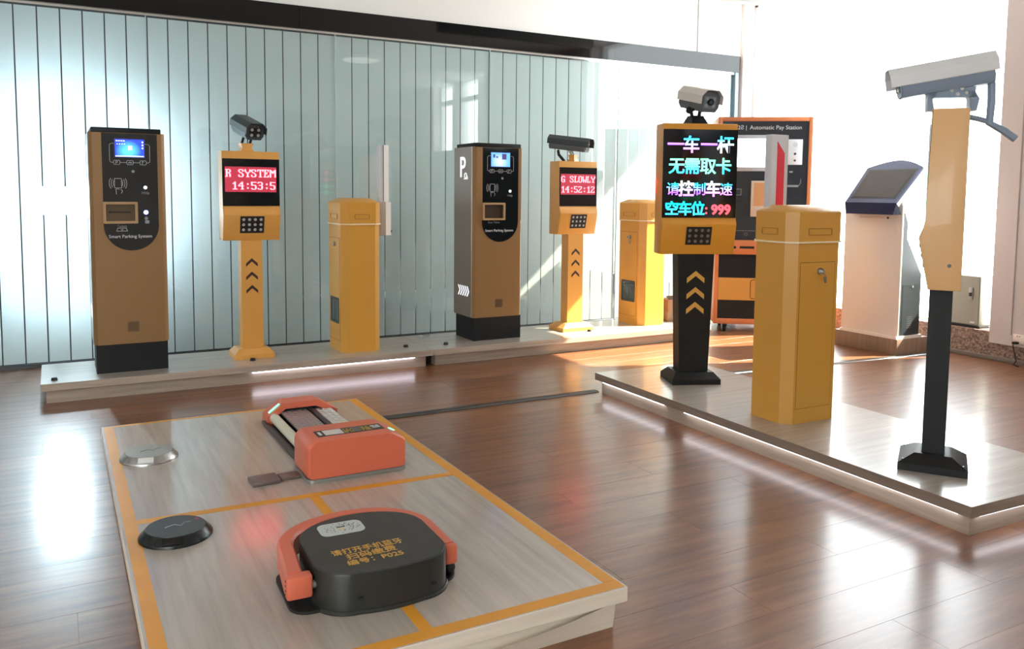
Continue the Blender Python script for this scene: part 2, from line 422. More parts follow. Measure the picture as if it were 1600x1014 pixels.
# low dark partition at the rear (mirrored in the glass) and the world map on the rear wall
struct(MB().box(2.4, -1.72, 0, 5.7, -1.62, 1.93).obj('wall_rear_partition', mat('partition_grey', srgb(110, 122, 118), 0.6)), 'grey green partition at the rear, seen mirrored')
mm = mat('map_grey', srgb(150, 154, 158), 0.6)
wm = MB()
for poly in ([(1.45, 2.45), (1.7, 2.52), (2.1, 2.55), (2.6, 2.5), (2.9, 2.42), (2.75, 2.25), (2.9, 2.1), (2.6, 1.95), (2.45, 2.05), (2.35, 1.8), (2.2, 2.0), (2.05, 2.02), (1.9, 2.15), (1.6, 2.2)],
             [(1.35, 2.1), (1.62, 2.15), (1.85, 2.02), (1.9, 1.85), (1.72, 1.5), (1.6, 1.3), (1.5, 1.55), (1.4, 1.8), (1.25, 1.9)],
             [(2.6, 1.6), (2.8, 1.68), (3.0, 1.6), (2.98, 1.4), (2.75, 1.38), (2.6, 1.45)],
             [(-0.6, 2.5), (0.2, 2.55), (0.6, 2.4), (0.3, 2.2), (0.0, 2.1), (-0.1, 1.9), (-0.4, 2.1)],
             [(0.1, 1.85), (0.4, 1.8), (0.6, 1.6), (0.35, 1.25), (0.2, 1.0), (0.12, 1.4)]):
    wm.prism([(-p[0]+5.55, p[1]) for p in poly], 'y', -2.2, -2.19)
wm.obj('world_map', mm, wb)
# round ceiling lights
for i, (lx, ly) in enumerate(((3.75, 1.2), (-2.6, -0.6), (-2.6, 3.4))):
    lab = ['round white ceiling light nearest the windows, mirrored in the glass', 'round white ceiling light at the rear far left', 'round white ceiling light near the glass, far left'][i]
    c = thing('ceiling_light', lab, 'light', (lx, ly, 3.0), 0, 'round ceiling lights')
    MB().cyl((0, 0, 0), (0, 0, -0.04), 0.27, n=40).obj('housing', M_white, c)
    MB().cyl((0, 0, -0.041), (0, 0, -0.05), 0.25, n=40).obj('diffuser', emis('ceiling_glow', (1.0, 0.95, 0.88, 1), 1.5), c)

# ------------------------------------------------------------------ platforms
def platform(name, label, x0, y0, x1, y1, ov, mtop, medge, rz=0, loc=(0, 0, 0), mbase=None):
    p = thing(name, label, 'platform', loc, rz, 'display platforms')
    MB().box(x0, y0, T-0.0405, x1, y1, T-0.0005, bev=0.001, seg=1).obj('slab', medge, p)
    MB().box(x0+0.001, y0+0.001, T-0.0015, x1-0.001, y1-0.001, T).obj('top_sheet', mtop, p)
    l, f, r, b = ov
    MB().box(x0+l, y0+f, 0, x1-r, y1-b, T-0.0405).obj('base', mbase or medge, p)
    return p
pA = platform('display_platform', 'long low laminate platform along the glass, left section', -0.098, 5.075, 2.186, 5.655, (0.025, 0.055, 0.03, 0.02), M_lamX, M_edge)
pB = platform('display_platform', 'long low laminate platform along the glass, right section with sun patches', 2.19, 5.075, 4.62, 5.655, (0.035, 0.055, 0.03, 0.02), M_lamX, M_edge)
MB().box(2.15, 5.2, 0.0, 2.235, 5.6, T-0.05).obj('joint_block', M_rubber, pB)
pC = platform('display_platform', 'low platform in front with yellow tape and two parking locks', 0.149, 1.742, 1.318, 4.04, (0.03, 0.03, 0.03, 0.03), M_lamY, M_edge_lit, mbase=M_edge_lit)
# right platform: its own slight turn
rzD = R(-1.2)
pD = thing('display_platform', 'low platform on the right with white light strip under its edge', 'platform', (2.702, 1.665, 0), R(0.0), 'display platforms')
def skew(pts): return pts
PD = [(2.702, 1.665), (3.46, 1.655), (3.50, 3.77), (3.44, 3.985), (2.757, 4.0)]
PD = [(2.702, 1.665), (3.475, 1.640), (3.50, 3.985), (2.757, 4.003)]
pts = [(a-2.702, b-1.665) for a, b in PD]
MB().prism(pts, 'z', T-0.0405, T-0.0005).obj('slab', M_edge_dark, pD)
ins = [(pts[0][0]+.001, pts[0][1]+.001), (pts[1][0]-.001, pts[1][1]+.001), (pts[2][0]-.001, pts[2][1]-.001), (pts[3][0]+.001, pts[3][1]-.001)]
MB().prism(ins, 'z', T-0.0015, T).obj('top_sheet', M_lamX, pD)
inb = [(pts[0][0]+.04, pts[0][1]+.03), (pts[1][0]-.04, pts[1][1]+.03), (pts[2][0]-.04, pts[2][1]-.03), (pts[3][0]+.03, pts[3][1]-.03)]
MB().prism(inb, 'z', 0, T-0.0405).obj('base', M_edge, pD)
# light strips (real LED tape under the overhang)
M_strip = emis('strip_glow', (0.95, 0.95, 1.0, 1), 4.0)
M_strip2 = emis('strip_glow_violet', (0.9, 0.86, 1.0, 1), 4.5)
def strip_on(p, a, b, m, z0=T-0.051, z1=T-0.042, out=0.012):
    d = Vector((b[0]-a[0], b[1]-a[1])); n = Vector((d.y, -d.x)).normalized()*out
    MB().prism([(a[0], a[1]), (b[0], b[1]), (b[0]+n.x, b[1]+n.y), (a[0]+n.x, a[1]+n.y)], 'z', z0, z1).obj('light_strip', m, p)
A, B = Vector(inb[3]), Vector(inb[0])
L_ = lambda t: tuple(A+(B-A)*t)
strip_on(pD, L_(0.012), L_(0.262), M_strip, out=0.016)
strip_on(pD, L_(0.335), L_(0.985), M_strip, out=0.016)
strip_on(pD, (inb[0][0]+0.03, inb[0][1]), (inb[1][0]-0.02, inb[1][1]), M_strip, out=0.016)
MB().box(1.02, 5.114, T-0.054, 2.07, 5.130, T-0.042).obj('light_strip', M_strip2, pA)
# tapes on the front platform
def tape(x0, y0, x1, y1, sk=0.0):
    MB().prism([(x0, y0), (x1, y0+sk), (x1, y1+sk), (x0, y1)], 'z', T, T+0.0006).obj('tape', M_tape, pC)
tape(0.158, 1.79, 0.196, 4.03)
tape(1.272, 1.79, 1.312, 4.03)
tape(0.158, 1.748, 1.312, 1.789)
tape(0.197, 2.795, 1.271, 2.832, -0.035)
tape(0.197, 4.012, 1.271, 4.032)
tape(0.738, 1.79, 0.770, 2.775)
# peeling veneer on the front base
vn = MB()
ra, rb, rc, rd = [], [], [], []
for i in range(25):
    t = i/24; x = 0.25+1.04*t
    bow = max(0, (t-0.35)/0.65)
    z1 = 0.030+0.045*bow**1.6; yy = 1.772-0.006-0.022*math.sin(min(1, bow*1.0)*math.pi*0.9)
    ra.append((x, 1.7715-0.001, 0.0)); rb.append((x, yy, z1)); rc.append((x, yy-0.002, z1)); rd.append((x, 1.7695-0.001, 0.0))
for i in range(24):
    for P, Q in ((ra, rb), (rb, rc), (rc, rd)):
        vn.quad(P[i], P[i+1], Q[i+1], Q[i])
bmesh.ops.remove_doubles(vn.bm, verts=vn.bm.verts, dist=1e-5)
vn.obj('veneer_strip', M_edge_lit, pC)

# cable cover strips on the floor
def cover(x0, x1, m, lab, yy=4.02, w=0.055, rz=0.0):
    t = thing('cable_cover', lab, 'cable cover', (x0, yy, 0), rz)
    MB().prism([(-w/2, 0), (-w/2, 0.003), (-w/2+0.008, 0.008), (w/2-0.008, 0.008), (w/2, 0.003), (w/2, 0)], 'x', 0, x1-x0).obj('channel', m, t)
    for yy2 in (-0.012, 0.012): MB().box(0, yy2-0.0015, 0.008, x1-x0, yy2+0.0015, 0.0092).obj('rib', M_dsteel, t)
cover(1.33, 2.78, mat('cover_dark', srgb(74, 72, 70), 0.45, metal=0.3), 'dark grey cable cover strip across the floor between the platforms')
cover(3.54, 5.86, mat('cover_silver', srgb(176, 176, 176), 0.3, metal=0.9), 'silver cable cover strip across the floor behind the right platform', yy=4.062, rz=-0.083)

# ------------------------------------------------------------------ ticket kiosks
def arc(cx, cz, r, a0, a1, n=8): return [(cx+r*math.cos(R(a0+(a1-a0)*i/n)), cz+r*math.sin(R(a0+(a1-a0)*i/n))) for i in range(n+1)]
def kiosk(label, x, yf, kind):
    k = thing('ticket_kiosk', label, 'ticket kiosk', (x, yf, T), 0, 'brown ticket kiosks')
    z = lambda w: w-T
    W, D = 0.392, 0.32
    MB().box(-W/2+0.008, 0.006, 0, W/2-0.006, D-0.02, z(0.284)).obj('plinth', M_black, k)
    c = 0.022
    outl = [(-W/2, c), (-W/2+c*0.8, 0), (W/2-c*0.8, 0), (W/2, c), (W/2, D), (-W/2, D)]
    MB().prism(outl, 'z', z(0.282), z(1.486)).obj('body', M_brown, k)
    for s in (-1, 1):
        MB().prism([(s*(W/2), c+0.004), (s*(W/2+0.003), c+0.006), (s*(W/2+0.003), D-0.004), (s*W/2, D-0.004)], 'z', z(0.286), z(1.484)).obj('side_panel', M_brown_side, k)
    MB().box(-W/2+0.012, -0.003, z(1.482), W/2-0.018, D-0.01, z(1.512), bev=0.006).obj('top_cap', M_black, k)
    pc = 0.0125; hw = 0.1435
    # raised front posts left and right of the glass
    for a, b in ((-W/2+0.018, pc-hw), (pc+hw, W/2-0.018)):
        MB().box(a, -0.007, z(0.97), b, 0.0, z(1.48)).obj('front_post', M_brown, k)
    pts = [(pc+hw, z(1.481)), (pc-hw, z(1.481)), (pc-hw, z(0.962))] + arc(pc, z(0.962), hw, 180, 360, 24)[1:-1] + [(pc+hw, z(0.962))]
    g = MB().prism(pts, 'y', -0.004, 0.0); g.obj('glass_panel', M_black_gloss, k)
    y = -0.004
    sb = MB().box(pc-0.080, y-0.0008, z(1.346), pc+0.078, y, z(1.452)).obj('screen_surround', emis('screen_dark_blue', (0.02, 0.03, 0.35, 1), 0.35), k)
    if kind == 1:
        m = screen_mat('desktop_screen', (0.02, 0.05, 0.95, 1), (0.10, 0.62, 1.0, 1), 1.5)
    else:
        m = screen_mat('video_screen', (0.12, 0.36, 1.0, 1), (0.55, 0.55, 1.0, 1), 1.3)
    s = MB().box(pc-0.075, y-0.0014, z(1.350), pc+0.074, y-0.0008, z(1.447)).obj('screen', m, k)
    ys = y-0.0015
    if kind == 1:
        ic = MB()
        for i in range(4): ic.box(pc-0.070+i*0.0125, ys-0.0004, z(1.436), pc-0.062+i*0.0125, ys, z(1.442))
        for i in range(4): ic.box(pc-0.066+i*0.0125, ys-0.0004, z(1.419), pc-0.061+i*0.0125, ys, z(1.424))
        for i in range(3): ic.box(pc+0.063, ys-0.0004, z(1.430-0.017*i), pc+0.071, ys, z(1.438-0.017*i))
        ic.box(pc-0.074, ys-0.0004, z(1.351), pc+0.073, ys, z(1.356))
        ic.box(pc-0.008, ys-0.0004, z(1.388), pc+0.012, ys, z(1.412))
        ic.obj('screen_icons', emis('icon_glow', (0.8, 0.92, 1, 1), 1.4), k)
    else:
        for q in ((pc-0.060, 1.412, pc-0.045, 1.435), (pc-0.036, 1.410, pc-0.022, 1.422), (pc+0.010, 1.400, pc+0.046, 1.440)): MB().box(q[0], ys-0.0004, z(q[1]), q[2], ys, z(q[3])).obj('screen_shape', emis('shape_dim', (0.08, 0.06, 0.25, 1), 0.7), k)
    z0 = z(1.318)
    fr = []
    l, r, tp = pc-0.104, pc+0.104, z(1.424)
    fr.append([(pc-0.075, tp)]+arc(l+0.014, tp-0.014, 0.014, 90, 180, 4)+arc(l+0.010, z0+0.01, 0.010, 180, 270, 4)+[(pc-0.085, z0)])
    fr.append([(pc+0.075, tp)]+arc(r-0.014, tp-0.014, 0.014, 90, 0, 4)+arc(r-0.010, z0+0.01, 0.010, 0, -90, 4)+[(pc+0.085, z0)])
    fr.append([(pc-0.052, z0), (pc-0.017, z0)]); fr.append([(pc+0.017, z0), (pc+0.052, z0)])
    for cx in (pc-0.0685, pc, pc+0.0685):
        h = 0.012; w2 = 0.0165
        fr.append([(cx-w2+.004, z0-h), (cx+w2-.004, z0-h), (cx+w2, z0-h+.004), (cx+w2, z0+h-.004), (cx+w2-.004, z0+h), (cx-w2+.004, z0+h), (cx-w2, z0+h-.004), (cx-w2, z0-h+.004), (cx-w2+.004, z0-h)])
    fr.append([(pc-0.073, z0-0.008), (pc-0.073, z0+0.007), (pc-0.064, z0+0.007), (pc-0.064, z0), (pc-0.073, z0)])
    fr.append([(pc-0.009, z0-0.003), (pc-0.005, z0+0.003), (pc+0.005, z0+0.003), (pc+0.009, z0-0.003), (pc-0.009, z0-0.003)])
    fr.append([(pc+0.064, z0-0.008), (pc+0.064, z0+0.008), (pc+0.073, z0+0.004)])
    strokes('flow_diagram', fr, 0.0016, y, M_print, k)
    MB().cyl((0.027, y-0.0015, z(1.268)), (0.027, y, z(1.268)), 0.008, n=16).obj('sensor', M_print_dim, k)
    # card reader icon
    ccx, ccz = -0.052, z(1.200)
    ci = [[(ccx-0.018, ccz+0.027), (ccx+0.018, ccz+0.027), (ccx+0.018, ccz-0.026), (ccx-0.018, ccz-0.026), (ccx-0.018, ccz+0.027)]]
    for i in range(3):
        rr = 0.022+0.010*i
        for sgn in (0, 180):
            ci.append([(ccx+(0.008+0.003*i)*(1 if sgn == 0 else -1)+rr*math.cos(R(sgn+a))*0.75, ccz+rr*math.sin(R(sgn+a))) for a in (-42, -21, 0, 21, 42)])
    ci.append([(ccx-0.010, ccz-0.060), (ccx-0.012, ccz-0.034), (ccx-0.004, ccz-0.030), (ccx+0.006, ccz-0.034)])
    ci.append([(ccx+0.014, ccz-0.034), (ccx+0.022, ccz-0.042), (ccx+0.016, ccz-0.056)])
    strokes('card_icon', ci, 0.0018, y, M_print, k)
    # buttons
    MB().cyl((0.089, y-0.004, z(1.178)), (0.089, y, z(1.178)), 0.010, n=20).obj('help_button', emis('button_white', (0.9, 0.95, 1, 1), 1.1 if kind == 1 else 1.8), k)
    text('help_text', 'Help', 0.022, (0.089, y-0.0005, z(1.147)), FRONT, M_print_dim, k)
    # ticket tray: frame, flat back with a recess's shade put into its colour
    tx0, tx1, tz0, tz1 = -0.132, 0.046, z(0.973), z(1.096)
    t = 0.014
    fr_ = MB()
    outer = rrect(tx0, tz0, tx1, tz1, 0.006, 3); inner = rrect(tx0+t, tz0+t, tx1-t, tz1-t, 0.003, 3)
    n = len(outer)
    fr_.loft([[(p[0], y, p[1]) for p in outer], [(p[0], y-0.016, p[1]) for p in outer], [(p[0], y-0.016, p[1]) for p in inner], [(p[0], y-0.0005, p[1]) for p in inner]], cap=False)
    tr = fr_.obj('tray_frame', mat('tray_tan_frame', srgb(168, 134, 94), 0.45), k)
    dk = mat('tray_shade', srgb(92, 74, 52), 0.8) if kind == 1 else mat('tray_shade_dark', srgb(52, 38, 22), 0.8)
    MB().box(tx0+t, y-0.0012, tz0+t, tx1-t, y-0.0002, tz1-t).obj('tray_back', dk, k)
    if kind == 1:
        MB().box(tx0+0.035, y-0.0022, z(1.034), tx1-0.035, y-0.0012, z(1.041)).cyl((tx0+0.034, y-0.0024, z(1.0375)), (tx0+0.034, y-0.0012, z(1.0375)), 0.006, n=12).obj('ticket_slot', M_rubber, k)
        MB().cyl((0.089, y-0.004, z(1.036)), (0.089, y, z(1.036)), 0.013, n=20).obj('ticket_button', emis('button_blue', (0.25, 0.3, 1, 1), 2.5), k)
        MB().ball((0.090, y, z(1.002)), 0.010, (0.9, 0.1, 1)).box(0.083, y-0.001, z(0.972), 0.105, y, z(0.990)).box(0.0865, y-0.001, z(0.988), 0.0905, y, z(1.0)).obj('hand_icon', M_print_dim, k)
        text('ticket_text', 'Ticket', 0.020, (-0.038, y-0.0005, z(0.957)), FRONT, M_print_dim, k)
        cx = -0.038
        strokes('ticket_icon', [[(cx-0.028, z(0.930)), (cx-0.022, z(0.947)), (cx+0.022, z(0.947)), (cx+0.028, z(0.930)), (cx-0.028, z(0.930))], [(cx-0.005, z(0.940)), (cx, z(0.935)), (cx+0.005, z(0.940))]], 0.0018, y, M_print, k)
    else:
        text('scan_text', 'Scan Ticket', 0.020, (-0.038, y-0.0005, z(0.957)), FRONT, M_print_dim, k)
    text('system_text', 'Smart Parking System', 0.0258, (pc-0.007, y-0.0005, z(0.899)), FRONT, M_print, k)
    # speaker grille: slanted slots
    gl = MB(); gx, gz, gs = 0.008, z(0.3795), 0.029
    for i in range(-7, 8):
        o_ = i*0.0096
        # line x - z = o_ clipped to the square
        q0 = max(-gs, -gs+o_); q1 = min(gs, gs+o_)
        if q1-q0 < 0.006: continue
        d = 0.0012
        gl.prism([(gx+q0-d, gz+q0-o_+d), (gx+q0+d, gz+q0-o_-d), (gx+q1+d, gz+q1-o_-d), (gx+q1-d, gz+q1-o_+d)], 'y', -0.0006, 0.0004)
    gl.obj('speaker_grille', M_rubber, k)
    # lit P and arrows on the left side
    xs_ = -W/2-0.0035
    text('letter_p', 'P', 0.205, (xs_, 0.175, z(1.338)), SIDE_L, M_glow_white, k, off=0.002, sx=0.98)
    ci2 = MB()
    cu = (0.125, z(1.285))
    ci2.bm.free(); ci2.bm = bmesh.new()
    ring = [(xs_, cu[0]+0.018*math.cos(R(a)), cu[1]+0.018*math.sin(R(a))) for a in range(0, 360, 24)]
    ci2.tube(ring+[ring[0]], 0.003, 6); ci2.tube([(xs_, 0.150, z(1.262)), (xs_, 0.092, z(1.262))], 0.003, 6); ci2.tube([(xs_, 0.110, z(1.292)), (xs_, 0.092, z(1.268))], 0.003, 6)
    ci2.obj('side_icon', M_glow_white, k)
    ar = MB()
    for i in range(5):
        y0 = 0.245-i*0.036
        for s in (-1, 1):
            ar.prism([(y0, z(0.464)+s*0.036), (y0-0.016, z(0.464)+s*0.036), (y0-0.044, z(0.464)), (y0-0.028, z(0.464))], 'x', xs_-0.0006, xs_)
    ar.obj('side_arrows', M_glow_white, k)
    return k
def screen_mat(name, c0, c1, s):
    m = emis(name, c0, s); nt = m.node_tree; L = nt.links.new; p = nt.nodes['Principled BSDF']
    tc = nt.nodes.new('ShaderNodeTexCoord'); g = nt.nodes.new('ShaderNodeTexGradient'); g.gradient_type = 'SPHERICAL'
    mp = nt.nodes.new('ShaderNodeMapping'); mp.inputs['Location'].default_value = (-1.0, 0, -0.55); mp.inputs['Scale'].default_value = (2.2, 0.0, 1.6)
    rp = nt.nodes.new('ShaderNodeValToRGB'); rp.color_ramp.elements[0].color = c0; rp.color_ramp.elements[1].color = c1
    L(tc.outputs['Generated'], mp.inputs[0]); L(mp.outputs[0], g.inputs[0]); L(g.outputs['Fac'], rp.inputs[0]); L(rp.outputs[0], p.inputs['Emission Color'])
    p.inputs['Roughness'].default_value = 0.1
    return m
kiosk('brown ticket kiosk at the far left, blue desktop screen and slotted ticket tray', 0.369, 5.22, 1)
kiosk('brown and black ticket kiosk with open scan tray and glowing P on its side', 2.757, 5.24, 2)

# ------------------------------------------------------------------ LED dot fonts
G = {
'R': '111111..|.11..11.|.11..11.|.11..11.|.11111..|.11.11..|.11..11.|.11..11.|.11..11.|111..11.',
'S': '.11111..|11...11.|11...11.|.11.....|..111...|....11..|.....11.|11...11.|11...11.|.11111..',
'Y': '11....11|11....11|11....11|.11..11.|..1111..|...11...|...11...|...11...|...11...|..1111..',
'T': '11111111|11.11.11|1..11..1|...11...|...11...|...11...|...11...|...11...|...11...|..1111..',
'E': '1111111.|.11..11.|.11...1.|.11.1...|.1111...|.11.1...|.11.....|.11...1.|.11..11.|1111111.',
'M': '11....11|111..111|11111111|11111111|11.11.11|11....11|11....11|11....11|11....11|11....11',
'G': '..1111..|.11..11.|11....1.|11......|11......|11.1111.|11...11.|11...11.|.11..11.|..111.1.',
'L': '1111....|.11.....|.11.....|.11.....|.11.....|.11.....|.11.....|.11...1.|.11..11.|1111111.',
'O': '.11111..|11...11.|11...11.|11...11.|11...11.|11...11.|11...11.|11...11.|11...11.|.11111..',
'W': '11....11|11....11|11....11|11....11|11....11|11.11.11|11.11.11|11111111|.11..11.|.11..11.',
'1': '...11...|..111...|.1111...|...11...|...11...|...11...|...11...|...11...|...11...|.111111.',
'2': '.11111..|11...11.|.....11.|....11..|...11...|..11....|.11.....|11......|11...11.|1111111.',
'3': '.11111..|11...11.|.....11.|.....11.|..1111..|.....11.|.....11.|.....11.|11...11.|.11111..',
'4': '....11..|...111..|..1111..|.11.11..|11..11..|1111111.|....11..|....11..|....11..|...1111.',
'5': '1111111.|11......|11......|11......|111111..|.....11.|.....11.|.....11.|11...11.|.11111..',
':': '........|........|...11...|...11...|........|........|........|...11...|...11...|........',
' ': '|||||||||'}
M_red_led = emis('led_red_text', (1.0, 0.035, 0.042, 1), 20.0)
def matrix_text(parent, lines, x0, z1, pitch, y):
    b = MB()
    for li, s in enumerate(lines):
        for ci, ch in enumerate(s):
            for r, rowd in enumerate(G[ch].split('|')):
                run = None
                for c in range(9):
                    on = c < len(rowd) and rowd[c] == '1'
                    if on:
                        xx = x0+(ci*8+c)*pitch; zz = z1-(li*16+3+r)*pitch
                        g = pitch*0.06
                        b.quad((xx+g, y, zz-pitch+g), (xx+pitch-g, y, zz-pitch+g), (xx+pitch-g, y, zz-g), (xx+g, y, zz-g))
    o = b.obj('led_text', M_red_led, parent); o['kind'] = 'stuff'; return o

# ------------------------------------------------------------------ LED posts
def led_post(label, loc, rz, W, z0, z1, colw, colw_b, based, my, mcol, mbase, kind, lines=None, cold=0.095, D=0.14, chevron=None, base_h=(0.028, 0.062)):
    """origin on the platform under the box centre; front = local -y"""
    p = thing('led_display_post', label, 'display post', loc, rz, 'LED display posts with cameras')
    Hh = z1-z0; yf = -D/2
    fa, fb_ = (0.385, 0.29) if kind != 'big' else (0.275, 0.235)
    pr = [(yf, z1), (yf, z0+fa*Hh), (yf-0.024, z0+fb_*Hh), (yf+0.014, z0), (yf+D, z0), (yf+D, z1)]
    MB().prism(pr, 'x', -W/2, W/2, bev=0.005).obj('housing', my, p)
    s0, s1 = z0+0.385*Hh if kind != 'big' else z0+0.28*Hh, z0+0.915*Hh if kind != 'big' else z0+0.955*Hh
    if kind == 'big': pass
    MB().box(-W/2+0.001, yf-0.005, s0+0.002, W/2-0.001, yf+0.002, s1).obj('display_window', M_screen_black, p)
    yd = yf-0.0052
    # keypad-like sensor block on the sloping lower face
    if kind == 'big': za, zb_ = z0+0.075*Hh, z0+0.215*Hh
    else: za, zb_ = z0+0.085*Hh, z0+0.275*Hh
    yl = lambda zz: yf-0.024+(0.038)*(1-(zz-z0)/(fb_*Hh))
    kw = W*0.21 if kind != 'big' else W*0.17
    kp = MB()
    nrm = Vector((0, -fb_*Hh, -0.038)).normalized()
    q = [Vector((sx*kw, yl(zz), zz)) for sx, zz in ((-1, za), (1, za), (1, zb_), (-1, zb_))]
    kp.loft([[v-nrm*(-0.0005) for v in q], [v+nrm*0.003 for v in q]])
    pad = kp.obj('fill_light_plate', mat('pad_black', srgb(26, 22, 20), 0.5), p)
    for r in range(3):
        for c in range(4):
            zz = za+(zb_-za)*(0.2+0.3*r); xx = kw*(-0.72+0.48*c)
            v = Vector((xx, yl(zz), zz))
            MB().cyl(v+nrm*0.003, v+nrm*0.006, kw*0.13, kw*0.10, n=10).obj('lamp', mat('lamp_bead', srgb(170, 172, 172), 0.3) if kind != 'big' else mat('lamp_bead_dim', srgb(110, 104, 98), 0.3), pad)
    # column
    yc = yf+0.02+cold/2
    MB().loft([[(-colw_b/2, yc-cold/2, base_h[1]-0.004), (colw_b/2, yc-cold/2, base_h[1]-0.004), (colw_b/2, yc+cold/2, base_h[1]-0.004), (-colw_b/2, yc+cold/2, base_h[1]-0.004)],
               [(-colw/2, yc-cold/2, z0), (colw/2, yc-cold/2, z0), (colw/2, yc+cold/2, z0), (-colw/2, yc+cold/2, z0)]]).obj('column', mcol, p)
    # base: short plinth and sloped shoulder
    bw, bd_ = based
    ring = lambda w, d, z: [(-w/2, yc-d/2, z), (w/2, yc-d/2, z), (w/2, yc+d/2, z), (-w/2, yc+d/2, z)]
    MB().loft([ring(bw, bd_, 0), ring(bw, bd_, base_h[0]), ring(colw_b+0.05, cold+0.05, base_h[1]), ring(colw_b+0.02, cold+0.02, base_h[1])]).obj('base', mbase, p)
    for sx in (-1, 1):
        for sy in (-1, 1):
            xx, yy = sx*(bw/2-0.022), yc+sy*(bd_/2-0.018)
            MB().cyl((xx, yy, base_h[0]-0.004), (xx, yy, base_h[0]+0.012), 0.006, n=8).obj('bolt', M_dsteel, p)
    if chevron:
        mc, zs, cw, ch, th = chevron
        for zc in zs:
            q = [(-cw, zc-ch), (0, zc), (cw, zc-ch), (cw, zc-ch-th), (0, zc-th), (-cw, zc-ch-th)]
            MB().prism([q[0], q[1], q[4], q[5]], 'y', yc-cold/2-0.0008, yc-cold/2).prism([q[1], q[2], q[3], q[4]], 'y', yc-cold/2-0.0008, yc-cold/2).obj('arrow_mark', mc, p)
    if lines:
        x0, x1 = -0.155, 0.150
        ztop = s1-0.05
        pt = (x1-x0)/64
        MB().box(x0-0.002, yd-0.0006, ztop-32*pt-0.001, x1+0.002, yd, ztop+0.001).obj('led_matrix', emis('matrix_red', (0.6, 0.03, 0.07, 1), 0.6), p)
        matrix_text(p, lines, x0, ztop, pt, yd-0.001)
    return p
M_ch = mat('chevron_dark', srgb(58, 32, 26), 0.6)
led_post('yellow LED post reading R SYSTEM, standing beside the left kiosk', (1.07, 5.39, T), 0, 0.345, 0.857-T, 1.407-T, 0.128, 0.133, (0.245, 0.21), M_yel_led, M_yel_led, M_yel_led, 'small', ['R SYSTEM', ' 14:53:5'], chevron=(M_ch, [0.745-T, 0.661-T, 0.577-T], 0.036, 0.033, 0.021))
led_post('yellow LED post reading G SLOWLY, standing right of the glowing P kiosk', (3.475, 5.385, T), 0, 0.335, 0.857-T, 1.407-T, 0.135, 0.135, (0.275, 0.21), M_yel_led, M_yel_led, M_yel_led, 'small', ['G SLOWLY', '14:52:12'], chevron=(M_ch, [0.748-T, 0.664-T, 0.580-T], 0.036, 0.033, 0.021))
def grad_emis(name, c0, c1, s):
    m = emis(name, c0, s); nt = m.node_tree; L = nt.links.new; p = nt.nodes['Principled BSDF']
    tc = nt.nodes.new('ShaderNodeTexCoord'); sp = nt.nodes.new('ShaderNodeSeparateXYZ')
    rp = nt.nodes.new('ShaderNodeValToRGB'); rp.color_ramp.elements[0].color = c0; rp.color_ramp.elements[1].color = c1
    rp.color_ramp.elements[0].position = 0.2; rp.color_ramp.elements[1].position = 0.8
    L(tc.outputs['Generated'], sp.inputs[0]); L(sp.outputs['Y'], rp.inputs[0]); L(rp.outputs[0], p.inputs['Emission Color'])
    return m
M_yel_big = mat('ochre_powder', srgb(214, 146, 44), 0.42, coat=0.2, bump=0.1, bscale=300)
big = led_post('tall black LED post with coloured Chinese lines on a large screen', (3.128, 3.597, T), R(-23), 0.418, 0.838-T, 1.553-T, 0.205, 0.165, (0.275, 0.24), M_yel_big, M_black, M_black, 'big', chevron=(mat('chevron_gold', srgb(206, 154, 70), 0.5), [0.745-T, 0.655-T, 0.572-T], 0.050, 0.040, 0.028), cold=0.11)
yb = -0.07-0.0056
Hh = 1.553-0.838
cy_, vi, ma, gr, wh, rd = (0.03, 0.62, 1.0, 1), (0.40, 0.10, 1.0, 1), (0.75, 0.20, 1.0, 1), (0.16, 1.0, 0.45, 1), (0.9, 0.95, 1.0, 1), (1.0, 0.05, 0.07, 1)
i_ = 0
def lc(ch, x, zc, size, c0, c1, s=2.4, bold=0.0016):
    global i_
    i_ += 1
    text('led_glyph', ch, size*0.93, (x*0.94, yb, zc-T), FRONT, grad_emis('glyph_%d' % i_, c0, c1, s), big, off=bold, ext=0.0004)
for ch, x, c0, c1 in (('一', -0.148, vi, ma), ('车', -0.056, ma, cy_), ('一', 0.050, vi, ma), ('杆', 0.148, wh, cy_)): lc(ch, x, 1.432, 0.105, c0, c1)
for ch, x, c0, c1 in (('无', -0.140, cy_, gr), ('需', -0.047, cy_, gr), ('取', 0.047, gr, gr), ('卡', 0.140, cy_, gr)): lc(ch, x, 1.316, 0.100, c0, c1)
for ch, x, c0, c1, s, b in (('请', -0.160, vi, cy_, 0.080, 0.0004), ('控', -0.080, ma, wh, 0.096, 0.002), ('制', 0.0, vi, cy_, 0.080, 0.0004), ('车', 0.080, ma, wh, 0.096, 0.002), ('速', 0.160, ma, cy_, 0.080, 0.0004)): lc(ch, x, 1.192, s, c0, c1, 2.4, b)
for ch, x in (('空', -0.163), ('车', -0.085), ('位', -0.007)): lc(ch, x, 1.085, 0.086, cy_, (0.0, 0.8, 0.95, 1))
lc(':', 0.043, 1.085, 0.08, rd, rd, 2.6)
for x in (0.092, 0.131, 0.170): lc('9', x, 1.083, 0.078, rd, rd, 2.6, 0.003)
p4 = led_post('yellow LED post paled by painted glare, sideways on the right platform, seen from its side', (2.992, 2.009, T), R(-146), 0.30, 0.822-T, 1.490-T, 0.10, 0.10, (0.24, 0.24), mat('yellow_powder_glare', srgb(230, 184, 128), 0.45, coat=0.2, bump=0.1, bscale=300), M_black, M_black, 'small', cold=0.08, D=0.124, chevron=None)  # window glare painted into the housing as a paler yellow
MB().cyl((0.1515, 0.02, 0.915-T), (0.1495, 0.02, 0.915-T), 0.007, n=14).obj('lock', M_dsteel, p4)
